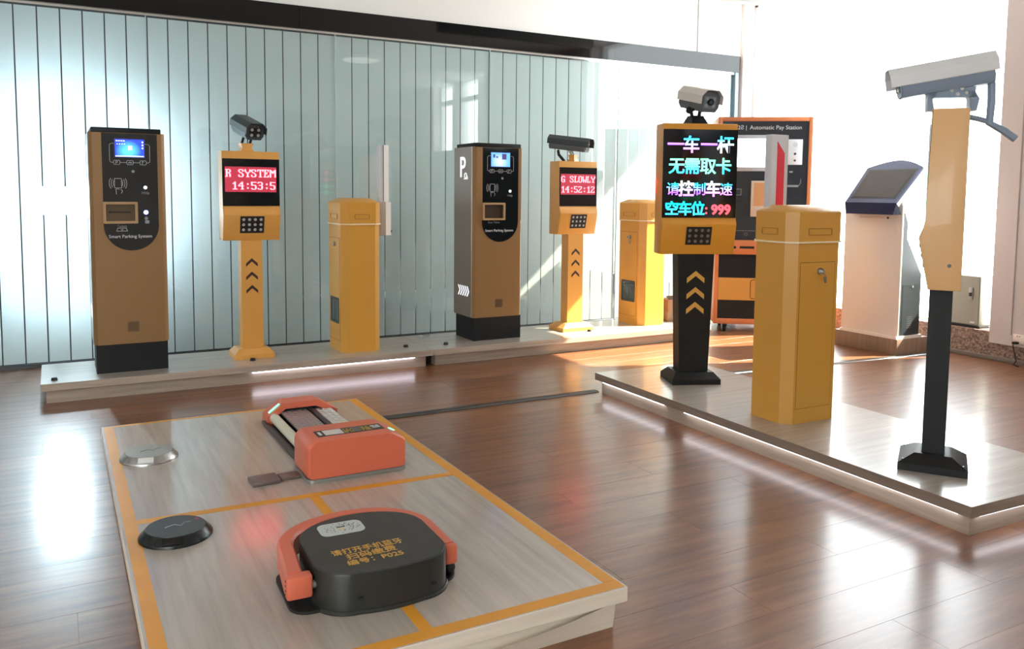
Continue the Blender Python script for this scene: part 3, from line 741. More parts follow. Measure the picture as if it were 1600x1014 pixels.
for li, (z_, cc) in enumerate(((1.38, rd), (1.30, rd), (1.22, gr), (1.14, gr))):
    text('led_line', ['减速慢行', '一路平安', '一车一杆', '欢迎光临'][li] if False else '一车一杆', 0.07, (0, -0.0677, z_-T), FRONT, emis('led_side_%d' % li, cc, 2.0), p4, off=0.002)

# ------------------------------------------------------------------ CCTV cameras
def cctv(label, pos, yaw_, pitch, L, w, h, mshield, mbody, mface, style, base_z, base_xy, lens=False, cable=None, legs=None):
    """pos = centre of the housing; forward = (sin yaw, -cos yaw); the foot stands on base_xy at base_z"""
    c = thing('security_camera', label, 'security camera', (base_xy[0], base_xy[1], base_z), yaw_, 'security cameras on the LED posts')
    rel = Vector(pos)-Vector((base_xy[0], base_xy[1], base_z))
    rel = Matrix.Rotation(-yaw_, 3, 'Z') @ rel
    M = Matrix.Translation(rel) @ Matrix.Rotation(pitch, 4, 'X')     # local -y forward; positive pitch lowers the front
    def put(b):
        bmesh.ops.transform(b.bm, matrix=M, verts=b.bm.verts); return b
    hw, hh = w/2, h/2
    sec = [(-hw*0.72, -hh), (hw*0.72, -hh), (hw, -hh*0.5), (hw, hh*0.55), (hw*0.62, hh), (-hw*0.62, hh), (-hw, hh*0.55), (-hw, -hh*0.5)]
    put(MB().loft([[(x, L*0.46, z) for x, z in sec], [(x, -L*0.40, z) for x, z in sec]])).obj('housing', mbody, c)
    put(MB().loft([[(x*0.9, -L*0.40, z*0.9) for x, z in sec], [(x*0.9, -L*0.412, z*0.9) for x, z in sec]])).obj('face_plate', mface, c)
    # sun shield: folded sheet over the top, longer than the housing
    so = [(-hw-0.007, -hh*0.15), (-hw-0.007, hh*0.62), (-hw*0.62, hh+0.010), (hw*0.62, hh+0.010), (hw+0.007, hh*0.62), (hw+0.007, -hh*0.15)]
    si = [(x*0.965, z-0.003) for x, z in so]
    put(MB().loft([[(x, L*0.5, z) for x, z in so+si[::-1]], [(x, -L*0.5, z) for x, z in so+si[::-1]]])).obj('sun_shield', mshield, c)
    yf = -L*0.412
    pl = MB().prism([(-hw*0.62, -hh*0.62), (hw*0.62, -hh*0.62), (hw*0.62, hh*0.55), (-hw*0.62, hh*0.55)], 'y', yf-0.002, yf)
    pl = put(pl).obj('lamp_panel', mat('cam_panel', srgb(14, 15, 17), 0.3) if style != 'light' else mat('cam_panel_grey', srgb(120, 124, 130), 0.3), c)
    for sx in (-1, 1):
        for sz in (-1, 1):
            x, z = sx*hw*0.36, sz*hh*0.34-hh*0.03
            put(MB().cyl((x, yf-0.002, z), (x, yf-0.006, z), hw*0.17, hw*0.15, n=14)).obj('infrared_lamp', mat('ir_lamp', srgb(150, 156, 156), 0.2), pl)
    if lens:
        put(MB().cyl((0, yf-0.002, 0), (0, yf-0.012, 0), hw*0.30, hw*0.28, n=20)).obj('lens', M_black_gloss, c)
        put(MB().cyl((0, yf-0.0122, 0), (0, yf-0.013, 0), hw*0.2, n=20)).obj('lens_glass', mat('lens_grey', srgb(70, 74, 80), 0.05), c)
    else:
        for sx in (-0.2, 0.2): put(MB().cyl((sx*hw, yf, hh*0.75), (sx*hw, yf-0.01, hh*0.75), 0.003, n=8)).obj('screw', M_chrome, c)
    # foot
    if style == 'yellow':
        MB().loft([[(-0.042, -0.03, 0), (0.042, -0.03, 0), (0.042, 0.03, 0), (-0.042, 0.03, 0)], [(-0.030, -0.02, 0.022), (0.030, -0.02, 0.022), (0.030, 0.02, 0.022), (-0.030, 0.02, 0.022)], [(-0.040, -0.024, 0.050), (0.040, -0.024, 0.050), (0.040, 0.024, 0.050), (-0.040, 0.024, 0.050)]]).obj('foot', M_yel_led, c)
        for sx in (-1, 1): MB().cyl((sx*0.026, 0, 0.048), (rel.x+sx*0.026, rel.y, rel.z-hh*0.9), 0.008, n=10).obj('support', M_steel if label.find('SLOWLY') > 0 else M_black, c)
    elif style == 'light':
        MB().loft([[(-0.055, -0.045, 0), (0.055, -0.045, 0), (0.055, 0.045, 0), (-0.055, 0.045, 0)], [(-0.034, -0.025, 0.045), (0.034, -0.025, 0.045), (0.034, 0.025, 0.045), (-0.034, 0.025, 0.045)]]).obj('foot', M_black, c)
        for sx in (-1, 1): MB().tube([(sx*0.03, 0.012*sx, 0.035), (sx*0.042, 0.02*sx, 0.07), (rel.x+sx*0.038, rel.y+0.03*sx, rel.z-hh*0.85)], 0.010, 10).obj('support', M_black, c)
        MB().ball((-0.04, 0.0, 0.075), 0.02).obj('joint', M_black, c)
    else:
        # U bracket with bolts
        for sy in (-1, 1): MB().prism([(sy*0.072-0.012, 0), (sy*0.072+0.012, 0), (sy*0.080+0.012, 0.045), (sy*0.062+0.012, 0.075), (sy*0.062-0.014, 0.075), (sy*0.072-0.014, 0.045)], 'x', -0.025, 0.025).obj('bracket_leg', mbody, c)
        MB().prism([(-0.085, 0.05), (0.078, 0.05), (0.078, rel.z-hh*0.7), (-0.085, rel.z-hh*1.02)], 'x', -0.025, 0.025).obj('bracket_plate', mbody, c)
        for q in ((-0.005, 0.075), (0.030, 0.082), (0.016, 0.062), (0.046, 0.066), (-0.055, 0.080)): MB().cyl((0.025, q[0], q[1]), (0.030, q[0], q[1]), 0.007, n=10).obj('bolt', M_chrome, c)
    if cable:
        for pth, r in cable:
            MB().tube([Vector(q) for q in pth], r, 10).obj('cable', mbody if style == 'side' else M_black, c)
    return c
M_cam_d = mat('camera_dark', srgb(52, 60, 64), 0.4)
M_cam_body = mat('camera_body', srgb(92, 98, 102), 0.45)
M_cam_grey = mat('camera_grey', srgb(206, 200, 194), 0.4)
M_cam_silver_glare = mat('camera_silver_glare', srgb(226, 229, 232), 0.4)  # silver grey shield, lightened to stand in for window haze
M_cam_slate_glare = mat('camera_slate_glare', srgb(132, 150, 172), 0.45)  # blue-grey body, lightened for the same painted haze
cctv('dark bullet camera facing forward on the R SYSTEM post', (1.072, 5.40, 1.552), R(12), R(16), 0.26, 0.118, 0.098, M_cam_d, M_cam_d, M_cam_d, 'yellow', 1.408, (1.055, 5.39))
cctv('dark bullet camera turned to the right on the G SLOWLY post', (3.455, 5.40, 1.538), R(34), R(7), 0.34, 0.105, 0.096, M_cam_d, M_cam_body, M_cam_d, 'yellow', 1.408, (3.475, 5.39), cable=[([(-0.055, 0.10, 0.08), (-0.09, 0.08, 0.05), (-0.10, 0.03, 0.0)], 0.011)])
cctv('grey topped bullet camera with big lens on the Chinese text post', (3.128, 3.58, 1.685), R(-6), R(12), 0.235, 0.125, 0.110, M_cam_grey, M_cam_body, M_cam_body, 'light', 1.554, (3.118, 3.60), lens=True)
cctv('large bullet camera paled by painted haze, seen from the side on the sideways post', (2.968, 2.040, 1.618), R(-134), R(9.5), 0.37, 0.115, 0.105, M_cam_silver_glare, M_cam_slate_glare, M_cam_slate_glare, 'side', 1.4905, (2.990, 2.010), cable=[([(0, 0.135, 0.105), (0, 0.138, 0.04), (0, 0.135, -0.045), (0, 0.185, -0.075), (0, 0.225, -0.105)], 0.014), ([(0, 0.132, -0.04), (0, 0.10, -0.03), (0, 0.06, -0.02)], 0.010)])

# ------------------------------------------------------------------ barrier cabinets
def barrier(label, x, y, rz, kind):
    b = thing('barrier_cabinet', label, 'barrier gate', (x, y, T), rz, 'yellow barrier gate cabinets')
    W, D, c = 0.35, 0.27, 0.043
    def octo(w, d, c): return [(-w/2+c, -d/2), (w/2-c, -d/2), (w/2, -d/2+c), (w/2, d/2-c), (w/2-c, d/2), (-w/2+c, d/2), (-w/2, d/2-c), (-w/2, -d/2+c)]
    z = lambda w: w-T
    MB().prism(octo(W-0.008, D-0.008, c), 'z', 0, z(0.953)).obj('body', M_yel, b)
    MB().prism(octo(W+0.008, D+0.008, c), 'z', z(0.951), z(0.959)).obj('seam_strip', mat('seam_pale', srgb(232, 214, 176), 0.4), b)
    cap = MB()
    cap.loft([[(px, py, z(0.959)) for px, py in octo(W, D, c)], [(px, py, z(1.092)) for px, py in octo(W, D, c)], [(px, py, z(1.097)) for px, py in octo(W-0.008, D-0.008, c)], [(px, py, z(1.122)) for px, py in octo(W-0.11, D-0.11, c*0.7)]])
    cap.obj('cap', M_yel, b)
    # raised oblong frames pressed into the cap (door face and one side)
    def oblong(w, h, t):
        m_ = MB(); ou = rrect(-w/2, -h/2, w/2, h/2, 0.006, 3); inn = rrect(-w/2+0.003, -h/2+0.003, w/2-0.003, h/2-0.003, 0.003, 3)
        m_.loft([[(p[0], 0, p[1]) for p in ou], [(p[0], -t, p[1]) for p in ou], [(p[0], -t, p[1]) for p in inn], [(p[0], 0, p[1]) for p in inn]], cap=False)
        return m_.obj('cap_emboss', mat('emboss_line', srgb(158, 108, 36), 0.5), b)
    o = oblong(0.15, 0.032, 0.003); o.location = (0.0, -D/2, z(1.003))
    o = oblong(0.10, 0.032, 0.003); o.location = (W/2, 0.0, z(1.003)); o.rotation_euler = (0, 0, R(90))
    o = oblong(0.10, 0.032, 0.003); o.location = (-W/2, 0.0, z(1.003)); o.rotation_euler = (0, 0, R(-90))
    # door with shadow gap
    yf = -(D-0.008)/2
    gx0, gx1, gz0, gz1 = -0.112, 0.106, z(0.188), z(0.862)
    gp = MB(); g = 0.0022
    gp.box(gx0-g, yf-0.0004, gz0-g, gx0, yf+0.002, gz1+g).box(gx1, yf-0.0004, gz0-g, gx1+g, yf+0.002, gz1+g).box(gx0, yf-0.0004, gz1, gx1, yf+0.002, gz1+g).box(gx0, yf-0.0004, gz0-g, gx1, yf+0.002, gz0)
    gp.obj('door_gap', mat('gap_brown', srgb(96, 56, 14), 0.7), b)
    d = MB().box(gx0, yf-0.0012, gz0, gx1, yf+0.001, gz1).obj('door', M_yel, b)
    lx, lz = (0.008, z(0.822))
    MB().cyl((lx, yf, lz), (lx, yf-0.012, lz), 0.016, 0.014, n=20).obj('lock', M_steel, d)
    if kind != 'window_plain':
        MB().box(lx-0.002, yf-0.03, lz-0.006, lx+0.002, yf-0.012, lz+0.006).tube([(lx, yf-0.028, lz-0.004), (lx+0.012, yf-0.024, lz-0.016), (lx+0.016, yf-0.02, lz-0.024)], 0.0022, 6).prism([(lx+0.006, lz-0.03), (lx+0.024, lz-0.022), (lx+0.03, lz-0.05), (lx+0.018, lz-0.055)], 'y', yf-0.02, yf-0.017).obj('keys', M_steel, d)
    if kind != 'plain':
        wx0, wx1, wz0, wz1 = -0.088, 0.088, z(0.300), z(0.470)
        MB().loft([[(p[0], yf-0.0012, p[1]) for p in rrect(wx0, wz0, wx1, wz1, 0.010, 3)], [(p[0], yf-0.006, p[1]) for p in rrect(wx0, wz0, wx1, wz1, 0.010, 3)], [(p[0], yf-0.006, p[1]) for p in rrect(wx0+0.014, wz0+0.014, wx1-0.014, wz1-0.014, 0.004, 3)], [(p[0], yf-0.0014, p[1]) for p in rrect(wx0+0.014, wz0+0.014, wx1-0.014, wz1-0.014, 0.004, 3)]], cap=False).obj('window_frame', mat('win_frame_grey', srgb(70, 70, 66), 0.5), d)
        MB().box(wx0+0.014, yf-0.0022, wz0+0.014, wx1-0.014, yf-0.0013, wz1-0.014).obj('window_pane', mat('win_pane', srgb(60, 72, 78), 0.08, coat=0.5), d)
        if kind == 'window':
            gm = MB()
            for i in range(7): gm.box(wx0+0.026+i*0.020, yf-0.0032, wz0+0.020, wx0+0.030+i*0.020, yf-0.0022, wz1-0.040)
            gm.box(wx0+0.02, yf-0.0034, wz1-0.036, wx1-0.02, yf-0.0022, wz1-0.030)
            gm.obj('grille', mat('grille_grey', srgb(96, 100, 100), 0.5), d)
    # arm side (local +y)
    yb_ = D/2
    if kind == 'window_plain':
        MB().box(-0.035, yb_, z(0.872), 0.050, yb_+0.108, z(1.10), bev=0.003).obj('arm_clamp', mat('clamp_silver', srgb(196, 190, 178), 0.35, metal=0.4), b)
        MB().box(0.0505, yb_+0.070, z(0.874), 0.0535, yb_+0.106, z(1.098)).obj('clamp_rail', mat('rail_white', srgb(240, 238, 234), 0.4), b)
        MB().box(-0.028, yb_+0.034, z(0.95), 0.042, yb_+0.096, z(1.478), bev=0.003).obj('arm', mat('arm_white', srgb(206, 204, 208), 0.4), b)
        MB().box(0.0425, yb_+0.060, z(1.10), 0.0460, yb_+0.094, z(1.476)).obj('arm_rail', MATS['rail_white'], b)
        MB().box(0.0425, yb_+0.054, z(1.10), 0.0440, yb_+0.060, z(1.476)).obj('arm_groove', mat('groove_dark', srgb(120, 116, 120), 0.5), b)
        MB().cyl((0.01, yb_+0.108, z(0.90)), (0.01, yb_+0.128, z(0.90)), 0.008, n=10).obj('knob', M_black, b)
    elif kind == 'plain':
        MB().box(-0.02, yb_, z(0.86), 0.10, yb_+0.03, z(1.10), bev=0.003).obj('arm_clamp', MATS['clamp_silver'], b)
        MB().box(-0.016, yb_+0.03, z(0.87), 0.092, yb_+0.075, z(1.462), bev=0.002).obj('arm', MATS['arm_white'], b)
        yy = yb_+0.03
        MB().prism([(0.018, z(0.90)), (0.068, z(0.90)), (0.068, z(1.372)), (0.018, z(1.430))], 'y', yy-0.0008, yy).obj('red_stripe', mat('arm_red', srgb(226, 40, 60), 0.4), b)
    else:
        MB().box(-0.035, yb_, z(0.872), 0.055, yb_+0.045, z(1.10), bev=0.003).obj('arm_clamp', MATS['clamp_silver'], b)
    return b
barrier('yellow barrier cabinet with white arm stub between R SYSTEM post and P kiosk', 1.742, 5.376, R(-90), 'window_plain')
barrier('yellow barrier cabinet half hidden behind the big Chinese LED post', 4.185, 5.437, R(-90), 'window')
barrier('large yellow barrier cabinet on the right platform with red striped arm behind', 3.072, 2.805, R(-1), 'plain')

# ------------------------------------------------------------------ pay station
nx = Vector((-0.59, -0.81)).normalized()
ps = thing('pay_station', 'tall orange framed black automatic pay station on castors', 'pay station', (4.905, 5.368, 0), math.atan2(-nx.x*-1*-1, 1) if False else math.atan2(-(0.451), 0.617))
# local x runs to the right along the front, local -y is the front
Wp, Dp, Zt = 0.765, 0.5, 1.815
def pz(z): return z
MB().box(0.03, 0.012, 0.075, Wp-0.03, Dp, Zt-0.03).obj('cabinet', M_pay_dark, ps)
fb = MB()
fb.box(0, 0, 0.07, 0.032, Dp-0.02, Zt, bev=0.003).box(Wp-0.032, 0, 0.07, Wp, Dp-0.02, Zt, bev=0.003)
fb.box(0.032, 0, Zt-0.035, Wp-0.032, Dp-0.02, Zt, bev=0.003).box(0.032, 0, 0.07, Wp-0.032, Dp-0.02, 0.115, bev=0.003)
fb.obj('frame', M_frame_or, ps)
MB().box(0.032, -0.012, 0.665, Wp-0.032, 0.012, 0.785, bev=0.003).obj('shelf_band', M_frame_or, ps)
for a in (0.05, 0.20, 0.36): MB().box(a, -0.0135, 0.715, a+0.12, -0.0115, 0.735).obj('band_slot', M_rubber, ps)
MB().box(0.036, 0.006, 0.80, Wp-0.036, 0.012, Zt-0.038).obj('upper_panel', M_pay_dark, ps)
MB().box(0.036, 0.006, 0.12, Wp-0.036, 0.012, 0.66).obj('lower_panel', M_black, ps)
MB().box(0.034, 0.001, 0.275, Wp-0.034, 0.006, 0.465).obj('gold_band', M_gold, ps)
yl0 = 0.0055
MB().box(0.075, -0.010, 1.365, 0.545, 0.006, 1.665, bev=0.004).obj('screen_bezel', mat('bezel_silver', srgb(178, 180, 188), 0.4), ps)
MB().box(0.105, -0.0115, 1.40, 0.42, -0.010, 1.635).obj('screen', emis('pay_screen', (0.85, 0.97, 1.0, 1), 5.0), ps)
text('station_text', 'Automatic Pay Station', 0.047, (0.466, yl0, 1.727), FRONT, M_print, ps)
text('station_logo', '2\u01a7 |', 0.045, (0.195, yl0, 1.727), FRONT, M_print, ps)
MB().box(0.565, -0.004, 1.42, 0.685, 0.006, 1.63, bev=0.003).obj('intercom', mat('intercom_white', srgb(214, 218, 224), 0.4), ps)
MB().cyl((0.625, -0.0045, 1.585), (0.625, -0.004, 1.585), 0.02, n=20).obj('intercom_speaker', mat('intercom_grey', srgb(188, 192, 200), 0.5), ps)
MB().cyl((0.625, -0.007, 1.51), (0.625, -0.004, 1.51), 0.010, n=14).cyl((0.625, -0.006, 1.455), (0.625, -0.004, 1.455), 0.009, n=14).obj('intercom_button', M_dsteel, ps)
MB().box(0.28, -0.006, 0.985, 0.47, 0.006, 1.285, bev=0.004).obj('tray_plate', mat('tray_cream', srgb(206, 192, 176), 0.45), ps)
MB().box(0.302, -0.007, 1.075, 0.452, -0.006, 1.268).obj('coin_tray', mat('tray_tan', srgb(196, 142, 96), 0.5), ps)
MB().loft([[(p[0], -0.007, p[1]) for p in rrect(0.302, 1.0, 0.452, 1.05, 0.008, 3)], [(p[0], -0.0064, p[1]) for p in rrect(0.305, 1.003, 0.449, 1.047, 0.007, 3)]]).obj('tray_label', mat('label_pink', srgb(196, 172, 160), 0.5), ps)
strokes('card_print', [[(0.08, 1.215), (0.20, 1.215), (0.20, 1.165), (0.08, 1.165)], [(0.56, 1.34), (0.56, 1.24), (0.66, 1.24), (0.68, 1.27), (0.68, 1.30)], [(0.58, 1.245), (0.66, 1.245)]], 0.004, 0.006, M_print_dim, ps)
MB().box(0.06, -0.002, 1.12, 0.21, 0.006, 1.15).obj('card_slot', M_rubber, ps)
MB().box(0.585, -0.003, 1.355, 0.612, 0.006, 1.368).box(0.575, -0.003, 1.235, 0.66, 0.006, 1.252).obj('reader', M_print_dim, ps)
strokes('rule_line', [[(0.05, 0.865), (0.71, 0.865)]], 0.003, 0.006, M_print_dim, ps)
for j, (a, tx) in enumerate(((0.07, 'SUPPORT'), (0.25, 'CHANGE'), (0.45, 'COINS'))):
    strokes('mark', [[(a+0.012*math.cos(R(t)), 0.835+0.012*math.sin(R(t))) for t in range(0, 361, 30)]], 0.002, 0.006, M_print_dim, ps)
P_c = (0.385, 0.37)
fr = [rrect(P_c[0]-0.085, P_c[1]-0.08, P_c[0]+0.085, P_c[1]+0.08, 0.02, 4)]; fr[0].append(fr[0][0])
strokes('parking_frame', fr, 0.005, 0.001, M_rubber, ps)
text('parking_letter', 'P', 0.17, (P_c[0]-0.005, 0.0005, P_c[1]+0.003), FRONT, M_rubber, ps)
for a, bb in ((0.10, 0.06), (0.10, 0.42), (0.66, 0.06), (0.66, 0.42)):
    cs = MB().cyl((a-0.012, bb, 0.03), (a+0.012, bb, 0.03), 0.03, n=18).obj('castor', M_rubber, ps)
    MB().box(a-0.02, bb-0.02, 0.055, a+0.02, bb+0.02, 0.072).box(a-0.018, bb-0.006, 0.025, a-0.014, bb+0.012, 0.06).box(a+0.014, bb-0.006, 0.025, a+0.018, bb+0.012, 0.06).obj('castor_fork', M_dsteel, ps)

# ------------------------------------------------------------------ touchscreen kiosk on its plinth
pk = MB().box(5.383, 3.945, 0, 5.74, 4.50, 0.118, bev=0.002).obj('plinth', M_plinth); tag(pk, 'low wood laminate plinth under the white touchscreen kiosk', 'plinth')
kt = thing('touchscreen_kiosk', 'white kiosk with tilted blue framed touchscreen on a wooden plinth', 'kiosk', (5.40, 4.20, T))
# side profile (x depth, z): front upright, tilted head, slim neck, flared foot
y0_, y1_ = -0.245, 0.255
yh1 = 0.215
prof = [(0, 0.03), (0, 0.94), (-0.055, 0.97), (0.245, 1.315), (0.30, 1.30), (0.285, 1.24), (0.055, 0.90), (0.07, 0.75), (0.27, 0.45), (0.27, 0.0), (0, 0.0)]
side = [(0, 0.0), (0, 0.92), (0.04, 0.93), (0.075, 0.86), (0.075, 0.74), (0.255, 0.47), (0.255, 0.0)]
MB().prism(side, 'y', y0_+0.012, y1_-0.012).obj('cabinet', mat('kiosk_side_dark', srgb(52, 60, 66), 0.35), kt)
MB().prism([(-0.006, 0.0), (-0.006, 0.985), (0.012, 0.995), (0.012, 0.0)], 'y', y0_, y1_, bev=0.003).obj('front_panel', M_kwhite, kt)
MB().box(-0.02, y0_-0.004, 0.0, 0.27, y1_, 0.02).obj('foot_plate', M_kwhite, kt)
MB().box(-0.0085, -0.09, 0.885, -0.006, 0.12, 0.897).obj('card_slot', mat('slot_cream', srgb(214, 200, 190), 0.5), kt)
MB().cyl((-0.010, -0.125, 0.89), (-0.006, -0.125, 0.89), 0.009, n=14).obj('lock', M_dsteel, kt)
MB().prism([(0.055, 0.925), (0.245, 1.255), (0.200, 1.245), (-0.01, 1.02), (0.0, 0.93)], 'y', y0_+0.006, yh1-0.004).obj('head_back', M_kwhite, kt)
# head: tilted panel with curved top, lies in the plane through (-0.05,.955) - (0.235,1.30)
a0 = Vector((-0.078, 0, 0.988)); up = Vector((0.30, 0, 0.287)).normalized(); nr = Vector((-up.z, 0, up.x))
Hs = 0.405
def hp(yv, s, off): v = a0+up*s+nr*off; return (v.x, yv, v.z)
def head(name, s0, s1, ya, yb2, o0, o1, m, curve=0.0, n=12):
    pts = [(ya+0.012*(1-s0/Hs), s0), (yb2-0.030*(1-s0/Hs), s0)]
    for i in range(n+1):
        t = i/n; pts.append((yb2+(ya-yb2)*t, s1+curve*math.sin(math.pi*t)))
    return MB().loft([[hp(p[0], p[1], o0) for p in pts], [hp(p[0], p[1], o1) for p in pts]]).obj(name, m, kt)
head('head_shell', -0.005, Hs-0.02, y0_-0.002, yh1+0.002, -0.035, 0.0, M_kwhite, 0.066)
head('screen_frame', 0.0, Hs-0.02, y0_-0.008, yh1+0.010, 0.0005, 0.018, M_kblue, 0.080)
head('screen_bezel', 0.045, Hs-0.040, y0_+0.018, yh1-0.016, 0.0182, 0.0192, M_black, 0.0)
head('screen', 0.058, Hs-0.052, y0_+0.032, yh1-0.030, 0.0193, 0.0203, mat('touch_glass', srgb(46, 36, 31), 0.10, spec=0.18), 0.0)
MB().loft([[hp(y0_-0.006, 0.0, 0.018), hp(yh1-0.020, 0.0, 0.018), (-0.098, yh1-0.036, 0.915), (-0.098, y0_+0.012, 0.915)], [hp(y0_-0.006, 0.0, -0.03), hp(yh1-0.020, 0.0, -0.03), (-0.008, yh1-0.036, 0.915), (-0.008, y0_+0.012, 0.915)]]).obj('screen_lip', M_kblue, kt)
sdr = MB().box(0.05, y0_+0.0105, 0.02, 0.235, y0_+0.0125, 0.40).obj('side_door', mat('kiosk_door_dark', srgb(44, 52, 58), 0.35), kt)
MB().box(0.15, y0_+0.006, 0.375, 0.165, y0_+0.011, 0.392).obj('door_lock', M_chrome, sdr)
vt = MB()
for i in range(6): vt.box(0.11, y0_+0.0098, 0.075+i*0.016, 0.165, y0_+0.0106, 0.081+i*0.016)
vt.obj('vent', mat('vent_grey', srgb(80, 88, 92), 0.4), sdr)

# ------------------------------------------------------------------ small things by the window
uc = thing('utility_cabinet', 'grey metal utility cabinet leaning on the window sill', 'cabinet', (6.02, 3.81, 0.2))
MB().box(-0.08, -0.125, 0.018, 0.09, 0.20, 0.385, bev=0.004).obj('cabinet', M_cab, uc)
MB().box(-0.084, -0.118, 0.026, -0.08, 0.19, 0.378).obj('door', M_cab, uc)
MB().box(-0.092, -0.075, 0.21, -0.084, -0.045, 0.30, bev=0.002).obj('handle_plate', M_steel, uc)
MB().box(-0.105, -0.068, 0.235, -0.092, -0.052, 0.262, bev=0.002).obj('handle', M_dsteel, uc)
MB().box(-0.086, -0.095, 0.035, -0.084, -0.06, 0.048).obj('label', M_print, uc)
MB().box(-0.09, -0.14, 0.0, 0.09, 0.21, 0.018).obj('foot_rail', M_rubber, uc)
ws = MB().box(XW-0.03, 3.27, 0.15, XW-0.02, 3.39, 0.215, bev=0.002).obj('wall_socket', M_kwhite); tag(ws, 'white double wall socket on the pier above the stone kerb', 'socket')
MB().cyl((XW-0.031, 3.36, 0.20), (XW-0.03, 3.36, 0.20), 0.004, n=8).cyl((XW-0.031, 3.345, 0.20), (XW-0.03, 3.345, 0.20), 0.004, n=8).obj('socket_hole', M_dsteel, ws)
pc_ = thing('power_cable', 'black power cable hanging from the wall socket to the floor', 'cable', (XW-0.04, 3.36, 0.155))
MB().box(-0.028, -0.015, -0.008, 0.010, 0.015, 0.008, bev=0.003).obj('plug', M_rubber, pc_)
MB().tube([(-0.026, 0, 0), (-0.034, 0.002, -0.02), (-0.03, -0.01, -0.07), (-0.04, -0.03, -0.12), (-0.05, -0.02, -0.148), (-0.06, -0.06, -0.151)], 0.004, 8).obj('cord', M_rubber, pc_)
c2 = MB().tube([(XW-0.012, 3.98, 0.195), (XW-0.03, 3.97, 0.15), (XW-0.04, 4.0, 0.05), (XW-0.05, 4.02, 0.006), (XW-0.12, 4.1, 0.006)], 0.006, 8).obj('sill_cable', M_rubber); tag(c2, 'black cable dropping from the sill behind the sideways post', 'cable')
bx = thing('cardboard_box', 'brown cardboard box with open flap beside the half hidden barrier cabinet', 'box', (4.50, 5.44, T+0.08))
MB().box(-0.085, -0.07, 0.0, 0.085, 0.07, 0.10).obj('carton', M_card, bx)
MB().loft([[(-0.085, -0.07, 0.10), (0.085, -0.07, 0.10), (0.085, -0.068, 0.102), (-0.085, -0.068, 0.102)], [(-0.09, -0.045, 0.128), (0.09, -0.045, 0.128), (0.09, -0.043, 0.13), (-0.09, -0.043, 0.13)]]).obj('flap', mat('flap_dark', srgb(92, 70, 54), 0.8), bx)
bk = MB().box(4.41, 5.365, T, 4.60, 5.52, T+0.08, bev=0.003).obj('wooden_block', M_plinth); tag(bk, 'grey brown wooden block under the cardboard box', 'block')

# small dark caps along the back platform
cap_sp = [(-0.032, 5.163, 'small round cap on the far left platform corner'), (1.045, 5.235, 'small dark cap in front of the R SYSTEM post'), (2.06, 5.25, 'small dark cap left of the platform joint'), (2.344, 5.218, 'small dark cap right of the platform joint, by the P kiosk'), (3.545, 5.235, 'small dark cap in front of the G SLOWLY post')]
cap0 = None
for i, (a, b_, lab) in enumerate(cap_sp):
    if cap0 is None:
        o = thing('rubber_bung', lab, 'bung', (a, b_, T), 0, 'small caps on the long platform'); cap0 = o
        MB().cyl((0, 0, 0), (0, 0, 0.014), 0.017, 0.014, n=20).obj('bung_body', M_rubber, o)
        MB().cyl((0, 0, 0.014), (0, 0, 0.016), 0.010, n=16).obj('bung_screw', M_dsteel, o)
    else:
        o = copy_tree(cap0); o.location = (a, b_, T); o['label'] = lab
gt = MB()
ri = [(2.345+0.042*math.cos(R(a)), 5.585+0.042*math.sin(R(a)), T+0.001) for a in range(0, 361, 15)]
o = gt.tube(ri, 0.004, 6).obj('grommet_ring', M_steel); tag(o, 'flat grey grommet ring set in the platform by the joint', 'grommet')

# ------------------------------------------------------------------ sensor pucks
def lathe(prof, n=48):
    return MB().loft([[(r*math.cos(2*math.pi*i/n), r*math.sin(2*math.pi*i/n), z) for i in range(n)] for r, z in prof])
def puck(label, x, y, r, msk, mtop, kind):
    p = thing('vehicle_sensor', label, 'sensor', (x, y, T), R(20), 'round floor sensors')
    lathe([(r, 0.0), (r, 0.006), (r*0.985, 0.009), (r*0.83, 0.026), (r*0.81, 0.028)]).obj('skirt', msk, p)
    lathe([(r*0.805, 0.0275), (r*0.795, 0.030)]).obj('top_disc', mtop, p)
    MB().tube([(-0.030, 0.008, 0.0302), (0.0, 0.012, 0.0302), (0.012, -0.010, 0.0302)], 0.002, 6).tube([(0.012, -0.012, 0.0302), (0.03, 0.006, 0.0302), (0.048, 0.0, 0.0302)], 0.002, 6).obj('emblem', M_print_dim, p)
    a = R(-118)
    for k, aa in enumerate((R(-122),)):
        cx_, cy2 = 0.90*r*math.cos(aa), 0.90*r*math.sin(aa)
        w = MB().box(-0.012, -0.028, -0.006, 0.010, 0.028, 0.006, bev=0.002)
        o = w.obj('window', mat('puck_clear', srgb(214, 218, 214), 0.15) if kind == 0 else mat('puck_dark', srgb(10, 12, 12), 0.1), p)
        o.location = (cx_, cy2, 0.018); o.rotation_euler = (0, R(42), aa)
    if kind == 1:
        MB().prism([(r*0.72*math.cos(t), r*0.72*math.sin(t)) for t in (R(-5), R(6), R(16))]+[(r*0.60*math.cos(R(6)), r*0.60*math.sin(R(6)))], 'z', 0.030, 0.0306).obj('red_mark', mat('mark_red', srgb(150, 50, 60), 0.4), p)
    return p
puck('silver round floor sensor near the back corner of the front platform', 0.294, 3.485, 0.107, mat('alloy', srgb(178, 180, 178), 0.27, metal=0.9), mat('alloy_top', srgb(150, 152, 146), 0.5, metal=0.3), 0)
puck('black round floor sensor beside the black parking lock', 0.293, 2.652, 0.107, mat('black_alloy', srgb(40, 44, 44), 0.22, metal=0.5), mat('black_top', srgb(34, 40, 38), 0.35), 1)

# ------------------------------------------------------------------ orange parking lock (rear)
ol = thing('parking_lock', 'orange parking lock with metal rollers between two orange ends', 'parking lock', (0.955, 2.905, T+0.0007))
wl = 0.188
